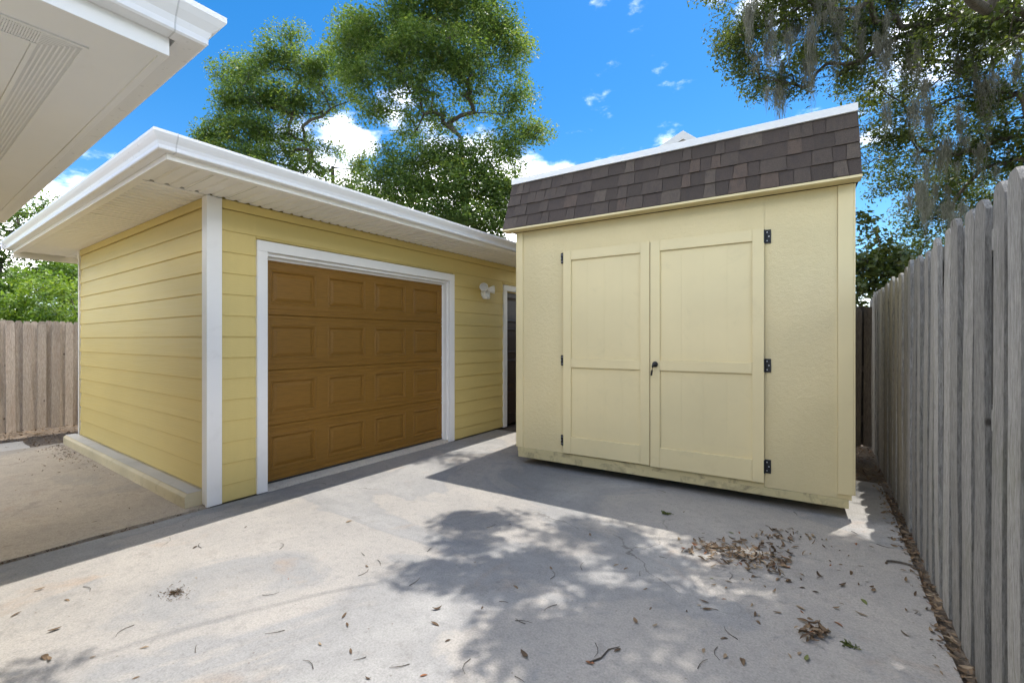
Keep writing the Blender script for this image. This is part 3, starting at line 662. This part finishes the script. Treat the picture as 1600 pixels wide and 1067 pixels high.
def skeleton(base, top, clumps, trunk_r, seed, starts=None, rexp=.6):
    """join every clump to the nearest node already on the tree; pipe-model radii"""
    r_ = np.random.default_rng(seed); pts = []; par = []
    base = np.array(base, float); top = np.array(top, float); n0 = 8
    side = r_.normal(0, .06, 3)*[1, 1, 0]
    for i in range(n0+1):
        f = i/n0; pts.append(base+(top-base)*f+side*math.sin(f*3.1)*np.linalg.norm(top-base)*.25); par.append(i-1)
    if starts is not None:
        for line in starts:
            p = int(np.argmin([np.linalg.norm(q-line[0]) for q in pts]))
            for q in line: pts.append(np.array(q, float)); par.append(p); p = len(pts)-1
    order = np.argsort([np.linalg.norm(c-top) for c in clumps]); used = np.zeros(9999)
    for k in order:
        c = clumps[k]; P = np.array(pts); dv = c-P; ds = np.linalg.norm(dv, axis=1)
        cost = ds+np.where(P[:, 2] > c[2]+.1, (P[:, 2]-c[2])*.5, 0)+np.where(np.arange(len(P)) < 4, 3, 0)
        back = np.linalg.norm(P-top, axis=1) > np.linalg.norm(c-top)-.12; cost = cost+np.where(back & (np.arange(len(P)) > n0), .6, 0); p = int(np.argmin(cost)); s0 = P[p]; d = np.linalg.norm(c-s0); steps = max(2, min(8, int(d/.35)))
        off = r_.normal(0, .10*d, 3); off[2] += .03*d
        for j in range(1, steps+1):
            f = j/steps; q = s0+(c-s0)*f+off*math.sin(f*math.pi)*.6+r_.normal(0, .03, 3)*d*.4; pts.append(q); par.append(p); p = len(pts)-1
    n = len(pts); wt = np.zeros(n); kids = np.zeros(n)
    for i in range(n): 
        if par[i] >= 0: kids[par[i]] += 1
    for i in range(n-1, -1, -1):
        if kids[i] == 0: wt[i] += 1
        if par[i] >= 0: wt[par[i]] += wt[i]
    rad = trunk_r*(wt/wt[0])**rexp; rad[:n0+1] *= np.linspace(1, .4, n0+1); rad = np.maximum(rad, .005); rad[n0+1:] = np.minimum(rad[n0+1:], trunk_r*(.2 if trunk_r > .25 else .34))
    return np.array(pts), par, rad
def limbs_mesh(name, pts, par, rad, mat):
    m = MB()
    for i in range(len(pts)):
        p = par[i]
        if p < 0: continue
        n = 9 if rad[i] > .06 else (6 if rad[i] > .02 else 4)
        a, b = Vector(pts[p]), Vector(pts[i]); d = (b-a)
        if d.length < 1e-4: continue
        ra = min(rad[p], rad[i]*1.35); m.tube([a-d.normalized()*ra*.3, b], [ra, rad[i]], n, False)
    me = m.mesh(name); me.materials.append(MATS[mat]); return me
def lobes(spec, dens, seed):   # spec: (u, v, D, ru, rv, weight) -> clump centres spread through the lobes
    r_ = np.random.default_rng(seed); out = []
    for (u, v, D, ru, rv, w) in spec:
        c = at(u, v, D); rx = ru/FPX*D; rz = rv/FPX*D; n = max(3, int(dens*w*rx*rz))
        d = r_.normal(size=(n, 3)); d /= np.linalg.norm(d, axis=1)[:, None]; d *= (r_.random((n, 1))**.42)
        out.append(c+d*np.array([rx, max(rx, rz)*.9, rz]))
    return np.concatenate(out)
def tree(name, label, base, top, clumps, tr, leaf, seed, group=None, starts=None, bark='bark', cat='tree'):
    T = thing(name, label, cat, tuple(base), 0, group); I = Matrix.Translation(-Vector(base))
    pts, par, rad = skeleton(base, top, clumps, tr, seed, starts)
    o = link('trunk', limbs_mesh('trunk', pts, par, rad, bark), None, T); o.matrix_parent_inverse = I
    o = link('crown', leaf(clumps), None, T); o.matrix_parent_inverse = I
    return T, pts, rad
def gbase(u, D):
    p = at(u, 600, D); p[2] = -.09; return p
A = [(570, 55, 15.3, 42, 40, .8), (625, 25, 15, 50, 40, 1), (690, 5, 15, 55, 45, 1), (755, 35, 15, 48, 45, 1), (800, 85, 15, 30, 40, .9), (660, 75, 14.5, 50, 38, 1.1), (725, 95, 14.5, 50, 38, 1.0), (610, 105, 14.8, 42, 36, 1), (560, 120, 15.3, 30, 28, .6),
     (795, 150, 15, 34, 32, .7), (740, 160, 15.5, 38, 26, .5), (660, 140, 14.9, 40, 26, .7), (600, 160, 15.2, 30, 22, .5), (825, 205, 14.8, 30, 22, .9), (785, 225, 14.8, 36, 24, .8), (690, 190, 15.6, 40, 22, .35), (640, 205, 15.4, 30, 18, .4),
     (735, 250, 14.4, 46, 28, 1.1), (670, 245, 14.4, 42, 28, 1.1), (615, 250, 14.5, 30, 28, .9), (700, 290, 14.2, 55, 34, 1.2), (760, 295, 14.2, 42, 36, 1.3), (640, 295, 14.4, 45, 34, 1.1), (590, 290, 14.8, 30, 30, .8), (755, 345, 14, 45, 32, 1.3), (690, 340, 14.1, 55, 30, 1.2), (620, 335, 14.4, 55, 30, 1),
     (800, 280, 14.8, 18, 40, .8), (785, 345, 14.6, 16, 30, .8), (700, -80, 15.5, 110, 50, .8), (545, 85, 16, 30, 40, .8), (575, 165, 15.5, 22, 22, .6), (580, 345, 14.8, 40, 24, .9), (660, 175, 15, 40, 20, .5), (800, 325, 14.4, 16, 34, 1), (545, 40, 16, 22, 26, .6)]
cA = lobes(A, 60, 11)
tree('camphor_tree', 'large dense green tree rising behind the garage roof beside the shed', gbase(722, 15), at(720, 215, 15), cA, .2,
     lambda c: leaf_mesh('crown', c, 150, rng.uniform(.24, .38, len(c)), .088, 'leaf_camphor', .55, .45, .7, 0, 1), 21)
B = [(455, 55, 17, 14, 26, .9), (425, 95, 17, 34, 26, .9), (380, 110, 17, 30, 26, .9), (480, 110, 17.2, 34, 34, .9), (520, 95, 17.4, 26, 30, .7), (400, 150, 16.8, 48, 28, 1.1), (455, 160, 17, 40, 30, .9), (365, 165, 17, 28, 24, .9), (505, 160, 17.3, 28, 26, .6),
     (340, 205, 17, 32, 24, 1), (385, 205, 16.8, 40, 26, 1.1), (440, 210, 17, 40, 22, .7), (330, 235, 16.6, 26, 18, 1), (375, 245, 16.6, 40, 18, 1.1), (430, 250, 16.8, 44, 16, .9), (520, 235, 17, 28, 16, .4), (490, 270, 16.8, 40, 22, .7), (560, 260, 16.8, 26, 26, .6), (545, 300, 16.6, 40, 26, .8), (420, 285, 16.8, 70, 20, .8), (545, 130, 17, 22, 30, .5), (470, 235, 17, 34, 24, .6), (350, 120, 17, 16, 18, .7), (325, 215, 17, 18, 20, .9)]
cB = lobes(B, 56, 12)
tree('camphor_tree', 'looser green tree with a forked trunk behind the near end of garage roof', gbase(556, 17), at(520, 262, 17), cB, .16,
     lambda c: leaf_mesh('crown', c, 140, rng.uniform(.22, .36, len(c)), .09, 'leaf_camphor', .55, .45, .7, .02, 2), 22)
Cc = [(20, 345, 19, 40, 35, 1), (55, 335, 19, 32, 22, .8), (85, 310, 19, 20, 20, .5), (10, 390, 19, 40, 30, 1), (60, 375, 19, 35, 25, 1), (-60, 330, 19, 60, 60, 1), (-50, 420, 19, 60, 50, 1), (60, 430, 20, 60, 40, 1.2), (110, 430, 20, 40, 40, 1)]
cC = lobes(Cc, 14, 13)
tree('shade_tree', 'dark green tree showing between the two white eaves', gbase(-20, 19), at(0, 420, 19), cC, .2, lambda c: leaf_mesh('crown', c, 110, rng.uniform(.28, .42, len(c)), .13, 'leaf_camphor', .5, .5, .7, -.1, 3), 23)
for i, (u, v, D, ru, rv, lb, tb) in enumerate([(85, 470, 15, 50, 36, 'bright lime green bush behind brown fence, beside the garage corner', .25), (15, 455, 16, 50, 45, 'mid green bush behind brown fence below the white eave', .0), (-50, 470, 14, 50, 40, 'leafy green bush behind brown fence past the house', .1), (120, 440, 18, 40, 45, 'tall green bush showing under the garage downspout elbow', -.1)]):
    c = lobes([(u, v, D, ru, rv, 1.2), (u-15, v+30, D, ru*.8, rv*.8, 1), (u+18, v+40, D, ru*.8, rv*.8, 1), (u, v+75, D, ru, rv, .8)], 22, 30+i)
    tree('bush', lb, gbase(u, D), at(u, v+60, D), c, .06, lambda c: leaf_mesh('crown', c, 95, rng.uniform(.2, .32, len(c)), .12, 'leaf_bright', .5, .5, .8, tb, 40+i), 50+i, 'bushes behind the brown fence', cat='bush')
# live oak with hanging moss, beyond the grey fence; its limbs reach over the shed and drive
O = [(1150, 70, 9.5, 45, 45, .9), (1200, 30, 9.5, 60, 45, 1.1), (1190, 110, 9.5, 40, 35, .8), (1240, 110, 9.3, 30, 45, .7), (1290, 40, 9.5, 60, 45, 1.1), (1380, 40, 9.5, 60, 45, 1.2), (1470, 50, 9, 60, 50, 1.2), (1560, 50, 9, 60, 55, 1.2),
     (1330, 110, 9.5, 45, 30, .6), (1400, 130, 10, 50, 40, .7), (1490, 140, 9.5, 50, 40, .8), (1570, 150, 9, 50, 40, .9), (1390, 200, 10, 40, 35, .8), (1450, 220, 10, 50, 35, .8), (1540, 230, 9.5, 55, 40, .9), (1600, 230, 9, 40, 60, .9),
     (1400, 270, 10.5, 42, 35, .9), (1470, 290, 10.5, 45, 40, 1), (1530, 300, 10.5, 45, 40, .9), (1440, 340, 10.5, 40, 34, 1), (1490, 370, 11, 40, 35, .9), (1350, 150, 10, 25, 45, .6), (1425, 390, 10.8, 22, 26, .8), (1360, 230, 10.2, 22, 34, .6),
     (1200, -70, 9, 110, 60, 1), (1350, -80, 9, 110, 60, 1), (1500, -80, 9, 110, 60, 1), (1650, 0, 9, 60, 120, .9), (1640, 320, 10, 50, 90, .9)]
cO = lobes(O, 92, 14)
cO = np.concatenate([cO, np.random.default_rng(5).normal([6.2, 9.6, 7.2], [2.0, 1.8, 1.1], (420, 3)), np.random.default_rng(6).normal([3.0, 8.4, 7.6], [1.6, 1.2, .6], (220, 3))])
r2 = np.random.default_rng(77); ov = []
SH = [(750, 812, 55, 14, 9), (790, 905, 45, 30, 15), (680, 899, 30, 7, 4), (880, 1010, 90, 40, 16), (1000, 950, 90, 30, 13), (1150, 985, 130, 50, 22), (1330, 960, 100, 70, 30), (1260, 890, 120, 30, 22), (1000, 880, 80, 18, 12), (930, 835, 60, 14, 9), (1385, 880, 60, 60, 16),
      (1150, 832, 110, 12, 12), (1300, 850, 70, 16, 10), (20, 1066, 20, 4, 1), (1100, 1050, 200, 20, 16), (1430, 1010, 50, 60, 14), (725, 852, 30, 8, 4), (1250, 1050, 160, 40, 18), (860, 880, 40, 20, 5), (1060, 1150, 400, 60, 26), (1400, 1150, 150, 60, 16), (720, 720, 60, 12, 5), (650, 715, 40, 6, 2)]
for (u, v, ru, rv, n) in SH:
    for k in range(int(n*(1.5 if u < 950 else 1.05))):
        d = r2.normal(0, .55, 2); g = gnd(u+d[0]*ru, max(690, v+d[1]*rv)); h = r2.uniform(8.2, 9) if v < 770 else r2.uniform(6.2, 7.2) if v < 870 else r2.uniform(4.8, 6.4); ov.append(g+np.array([.13*h, .295*h, h]))
ov = np.array(ov)
allO = np.concatenate([cO, ov])
OB = np.array([8.6, 10.2, -.09]); OT = np.array([8.0, 9.8, 4.4])
st = [[OT, (6.2, 9.2, 5.0), (4.2, 8.6, 5.6), (3.2, 8.0, 5.9), (2.2, 7.6, 6.3), (1.2, 7.0, 6.6)],
      [OT, at(1590, 160, 9.6), at(1510, 160, 9.8), at(1440, 190, 9.9), at(1400, 235, 10.2)],
      [OT, at(1600, 40, 9.2), at(1480, 30, 9.3), at(1400, 60, 9.4), at(1310, 118, 9.5), at(1250, 125, 9.5)],
      [at(1400, 60, 9.4), at(1320, 40, 9.5), at(1220, 30, 9.5), at(1160, 60, 9.5)], [OT, (5.2, 10.5, 6), at(1560, 300, 10.4), at(1490, 350, 10.7)]]
st = [[np.array(q, float) for q in l] for l in st]
def oakleaf(c):
    return leaf_mesh('crown', c, 95, np.where(np.arange(len(c)) < len(cO), .17, .125), .066, 'leaf_oak', .35, .45, .8, 0, 4, .5)
OAK, op, orad = tree('live_oak', 'broad oak hung with grey moss, reaching over the grey fence and shed', OB, OT, allO, .30, oakleaf, 24, None, st)
def moss_mesh(seed):
    r_ = random.Random(seed); m = MB(); L_ = r_.uniform(.55, 1.0)
    for k in range(60):
        l = L_*r_.uniform(.3, 1)*(1 if r_.random() < .8 else 1.25); x, y = r_.gauss(0, .055), r_.gauss(0, .055); w = r_.uniform(.003, .008); ph = r_.uniform(0, 6); az = r_.uniform(0, 3.14); n = 7; vs = []
        z0 = r_.uniform(-.15, .05)
        for i in range(n+1):
            f = i/n; cx = x*(1-.3*f)+.03*math.sin(ph+f*6)+.02*math.sin(ph*2+f*15); cy = y*(1-.3*f)+.03*math.cos(ph*1.3+f*7); ww = w*(1-.75*f)*(1+.5*math.sin(f*23+ph))
            vs += [(cx-math.cos(az)*ww, cy-math.sin(az)*ww, z0-l*f), (cx+math.cos(az)*ww, cy+math.sin(az)*ww, z0-l*f)]
        m.add(vs, [(2*i, 2*i+1, 2*i+3, 2*i+2) for i in range(n)])
    me = m.mesh('moss_clump'); me.materials.append(MATS['moss']); return me
MM = [moss_mesh(i) for i in range(8)]
mp_ = [(1205, 60), (1225, 40), (1232, 95), (1240, 120), (1270, 30), (1290, 20), (1300, 10), (1320, 40), (1365, 30), (1370, 60), (1440, 20), (1450, 60), (1440, 80), (1500, 40), (1545, 60), (1560, 100), (1575, 130), (1580, 60), (1520, 120), (1590, 140), (1385, 100), (1415, 60), (1470, 190), (1460, 280), (1455, 310), (1470, 330), (1530, 240), (1560, 220), (1500, 220), (1220, 130), (1215, 20), (1255, 70), (1340, 70), (1400, 10), (1480, 0), (1530, 10), (1590, 40), (1600, 90), (1430, 150), (1390, 180), (1540, 160), (1480, 110), (1360, -10), (1250, 0), (1180, 10), (1445, 260), (1510, 280), (1480, 350), (1425, 330)]
for i, (u, v) in enumerate(mp_):
    for k in range(3):
        p = at(u+random.gauss(0, 20), v-18+random.gauss(0, 22), random.uniform(8.7, 9.8)); 
        o = link('moss_clump', random.choice(MM), None, OAK, Vector(p)-Vector(OB)); o.rotation_euler = (0, 0, random.uniform(0, 6)); s_ = random.uniform(.45, 1.15); o.scale = (s_, s_, s_*random.uniform(.8, 1.25))
# vine bush spilling over the corner of the fences
V = [(1350, 430, 8.4, 30, 34, 1.4), (1375, 420, 8.6, 35, 34, 1.5), (1400, 410, 8.4, 24, 22, 1.3), (1345, 465, 8.2, 25, 18, 1.3), (1385, 450, 8.3, 22, 22, 1.2), (1370, 375, 8.8, 26, 24, .5), (1350, 360, 8.5, 10, 26, .5), (1300, 430, 8.6, 50, 50, 1.2), (1415, 400, 8, 12, 14, 1), (1345, 340, 8.4, 6, 12, .8)]
cV = lobes(V, 120, 15)
VB = gbase(1372, 8.7)
tree('vine_bush', 'tangled vine bush spilling over the fence corner behind the shed', VB, at(1372, 440, 8.7), cV, .05, lambda c: leaf_mesh('crown', c, 26, rng.uniform(.10, .17, len(c)), .085, 'leaf_vine', .5, .75, .8, .05, 5), 25, cat='bush')

# ------------------------------------------------------------------ fallen leaves, twigs, litter
def one_leaf(seed, L=.07, asp=.34):
    r_ = random.Random(seed); m = MB(); n = 6; curl = r_.uniform(-.35, .5); cup = r_.uniform(.1, .55); side = r_.uniform(-.2, .2); vs = []
    for i in range(n+1):
        f = i/n; x = (f-.5)*L; w = L*asp*.5*math.sin(math.pi*min(1, f*.93+.03))**.8; z = .004+curl*L*(f-.5)**2*1.6+(abs(curl)*L*.1); c = side*L*(f-.5)**2*2
        vs += [(x, c-w, z+cup*w), (x, c, z), (x, c+w, z+cup*w*.8)]
    fs = []
    for i in range(n): fs += [(3*i, 3*i+1, 3*i+4, 3*i+3), (3*i+1, 3*i+2, 3*i+5, 3*i+4)]
    m.add(vs, fs, True); return m
LM = []
for i in range(24):
    me = one_leaf(i, random.uniform(.05, .085), random.choice([.26, .34, .42])).mesh('fallen_leaf'); a = me.attributes.new('tint', 'FLOAT', 'FACE'); v_ = np.clip(random.gauss(.5, .28), 0, 1)
    a.data.foreach_set('value', np.full(len(me.polygons), v_, np.float32)); me.materials.append(MATS['leaf_dry' if i % 8 else 'leaf_fallen_green']); LM.append(me)
def put_leaf(g, s=1.0):
    o = link('fallen_leaf', random.choice(LM), None, None, (g[0], g[1], .0005)); o.rotation_euler = (random.uniform(-.12, .12), random.uniform(-.1, .1), random.uniform(0, 6.3)); o.scale = (s, s, s)
    return tag(o, 'single small dry leaf lying on the concrete drive', 'leaf', 'dry leaves scattered over the drive')
spots = [(70, 1027, 1.1), (25, 960, 1.0), (85, 985, .8), (145, 1027, .6), (305, 855, .9), (545, 815, 1.1), (538, 962, 1.1), (680, 975, 1.1), (683, 952, .9), (500, 1007, .7), (548, 1018, .9), (662, 1055, .8), (993, 971, 1.2), (965, 1016, 1.1), (820, 1024, 1.1), (922, 1036, 1.0), (1160, 1033, 1.1),
         (1105, 952, 1.2), (1100, 940, 1.0), (1215, 905, 1.1), (1210, 925, 1.2), (1365, 923, 1.1), (1315, 915, 1.0), (1345, 960, 1.0), (1310, 975, 1.1), (1250, 950, 1), (1280, 900, 1), (1330, 895, 1.1), (1385, 880, 1), (1350, 940, .9), (1180, 960, 1), (1260, 1030, 1)]
for u, v, s_ in spots: put_leaf(gnd(u, v), s_*.75)
for k in range(115):
    if k < 85: u, v = random.gauss(1240, 110), random.gauss(890, 60)
    else: u, v = random.uniform(0, 1450), random.uniform(790, 1066)
    g = gnd(u, max(800, min(1066, v)))
    if -4.1 < g[0] < .45 and g[1] < 3.95: put_leaf(g, random.uniform(.3, .7))
def litter(name, pts, label, cat, zs=.012, scale=(.6, 1.1), mat='leaf_dry', base=(0, 0, 0), stuff=True, L=.07):
    V_, F_, T_ = [], [], []
    protos = [one_leaf(100+i, L, random.choice([.26, .34, .42])) for i in range(8)]
    for (x, y, z) in pts:
        p = random.choice(protos); s_ = random.uniform(*scale); M = Matrix.Translation((x, y, z)) @ Matrix.Rotation(random.uniform(0, 6.3), 4, 'Z') @ Matrix.Rotation(random.gauss(0, .35), 4, 'X') @ Matrix.Rotation(random.gauss(0, .35), 4, 'Y') @ Matrix.Scale(s_, 4)
        o = len(V_); V_ += [tuple(M @ Vector(q)) for q in p.v]; F_ += [tuple(i+o for i in q) for q in p.f]; T_ += [min(1, max(0, random.gauss(.5, .24)))]*len(p.f)
    me = bpy.data.meshes.new(name); me.from_pydata(V_, [], F_); me.update(); a = me.attributes.new('tint', 'FLOAT', 'FACE'); a.data.foreach_set('value', np.array(T_, np.float32)); me.materials.append(MATS[mat])
    o = link(name, me); tag(o, label, cat)
    if stuff: o['kind'] = 'stuff'
    return o
pile = []
for k in range(300):
    f = random.random(); u = 1085+f*145+random.gauss(0, 14); v = 856+f*18+random.gauss(0, 9)+max(0, f-.55)*random.uniform(0, 60); g = gnd(u, v); pile.append((g[0], g[1], random.uniform(.003, .014)))
for k in range(60):
    g = gnd(random.gauss(1215, 25), random.gauss(840, 8)); pile.append((g[0], g[1], .006))
litter('leaf_pile', [q for q in pile], 'long drift of dry brown leaves on the concrete before the shed', 'leaves', scale=(.35, .8))
pile = []
for k in range(48):
    g = gnd(random.gauss(1276, 13), random.gauss(989, 7)); pile.append((g[0], g[1], random.uniform(.004, .03)))
litter('leaf_pile', pile, 'small round heap of dry leaves on the concrete', 'leaves', scale=(.4, .8))
pts = []
for k in range(760):
    y = random.uniform(-.5, 5.5); x = random.gauss(.495, .028) if random.random() < .8 else random.uniform(.40, .53); pts.append((min(x, .53), y, (random.uniform(-.025, .0) if x > .48 else .004)))
litter('leaf_litter', pts, 'strip of brown leaf litter along the foot of the grey fence', 'leaves', scale=(.3, .7))
pts = []
for k in range(260): pts.append((random.uniform(-1, .52), random.uniform(5.75, 7.7), random.uniform(-.03, .0)))
for k in range(180): pts.append((random.uniform(.22, .53), random.uniform(5.2, 7.7), random.uniform(-.03, .0)))
litter('leaf_litter', pts, 'leaf litter on the dark ground between shed and fence', 'leaves', scale=(.4, .9))
pts = []
for k in range(1900):
    x = random.uniform(-10.45, -8.5); y = random.uniform(-.5, 3.2)
    if x > -9.3 and y < 1.25 and random.random() < .9: continue
    pts.append((x, y, -.03+random.uniform(0, .025) if not (x > -9.25 and y < 1.22) else .01))
litter('leaf_litter', pts, 'pale leaf litter and chips at the foot of the brown fence', 'leaves', scale=(.4, .9))
pts = []
for k in range(260):
    x = -8.45+abs(random.gauss(0, .9)); y = 1.48-abs(random.gauss(0, .12)); pts.append((x, y, .018))
for k in range(40): pts.append((random.uniform(-8.3, -4.6), random.uniform(.3, 1.4), .018))
litter('leaf_litter', pts, 'dark crumbled leaves on the patio along the painted ledge', 'leaves', scale=(.18, .5))
pts = [(-4.28+random.gauss(0, .012), random.uniform(.0, 1.45), .004) for k in range(170)]
litter('leaf_litter', pts, 'brown debris caught in the joint between patio and drive', 'leaves', scale=(.15, .4))
# twigs and specks
TW = []
for i in range(8):
    m = MB(); l = random.uniform(.04, .10); b = random.uniform(-.25, .25)*l
    m.tube([(0, 0, .003), (l*.35, b, .004), (l*.7, b*1.1, .005), (l, b*.2, .004)], [.0018, .0016, .0013, .0008], 5)
    me = m.mesh('twig'); me.materials.append(MATS['bark']); TW.append(me)
tw_spots = [(410, 930), (130, 917), (805, 970), (640, 915), (1345-900, 985), (760, 825), (1040, 770), (1090, 1045), (870, 945), (860, 905), (735, 1030), (365-60, 1020), (1030, 870), (668, 862), (640, 1038), (1480-700, 940), (930, 1005), (1000, 900), (1140, 905), (1330, 830), (1370, 850), (1240, 800), (560, 900), (590, 875)]
for u, v in tw_spots+[(random.uniform(100, 1400), random.uniform(820, 1060)) for k in range(12)]:
    g = gnd(u, v)
    if not (-4.1 < g[0] < .42): continue
    o = link('twig', random.choice(TW), None, None, (g[0], g[1], .001)); o.rotation_euler = (0, 0, random.uniform(0, 6.3)); tag(o, 'thin dark twig lying on the concrete drive', 'twig', 'twigs scattered over the drive')
# longer bent stick
g = gnd(922, 1035); m = MB(); m.tube([(0, 0, .004), (.03, .05, .006), (.035, .12, .005), (.07, .17, .004)], [.004, .0035, .003, .0015], 6)
tag(obj('stick', m, 'bark', None, (g[0], g[1], 0)), 'longer bent dark stick on the drive', 'stick')
# curled bark strip beside the fence
g = gnd(1413, 890); m = MB(); vs = []; n = 12
for i in range(n+1):
    a = R(150-110*i/n); r0 = .085; x, y = r0*math.cos(a)*1.2, r0*math.sin(a); w = .010*math.sin(math.pi*min(1, .1+.9*i/n))+.002
    vs += [(x*(1-w*6), y*(1-w*6), .004), (x, y, .016), (x*(1+w*6), y*(1+w*6), .005)]
m.add(vs, [q for i in range(n) for q in ((3*i, 3*i+1, 3*i+4, 3*i+3), (3*i+1, 3*i+2, 3*i+5, 3*i+4))], True)
o = obj('bark_strip', m, 'bark', None, (g[0], g[1], 0)); o.rotation_euler = (0, 0, R(-10)); tag(o, 'curved brown strip of bark on concrete near the fence', 'bark')
# dry grass tuft / moss tuft growing on the drive, green sprigs
def tuft(u, v, n, spread, h, mat, label, seed):
    g = gnd(u, v); r_ = random.Random(seed); m = MB()
    for k in range(n):
        a = r_.uniform(0, 6.3); d = abs(r_.gauss(0, spread)); x, y = d*math.cos(a), d*math.sin(a)*.7; l = r_.uniform(.4, 1)*h; b = r_.uniform(0, 6.3); w = r_.uniform(.0015, .004)
        vs = [(x-w, y, 0), (x+w, y, 0), (x+w*.6+math.cos(b)*l*.5, y+math.sin(b)*l*.5, l*.5), (x+math.cos(b)*l, y+math.sin(b)*l, l*.45)]
        m.add(vs, [(0, 1, 2), (0, 2, 3)])
    me = m.mesh('grass_tuft'); a = me.attributes.new('tint', 'FLOAT', 'FACE'); a.data.foreach_set('value', np.clip(np.array([r_.gauss(.55, .25) for q in me.polygons], np.float32), 0, 1)); me.materials.append(MATS[mat])
    o = link('grass_tuft', me, None, None, (g[0], g[1], .001)); tag(o, label, 'tuft')
tuft(273, 926, 170, .05, .022, 'leaf_dry', 'flat dry grey-green tuft on the sunlit drive', 1)
tuft(1040, 803, 60, .022, .04, 'leaf_fallen_green', 'small green sprig on the shaded concrete before the shed doors', 2)
tuft(1325, 1008, 50, .018, .03, 'leaf_vine', 'tiny dark sprig on concrete near the grey fence', 3)
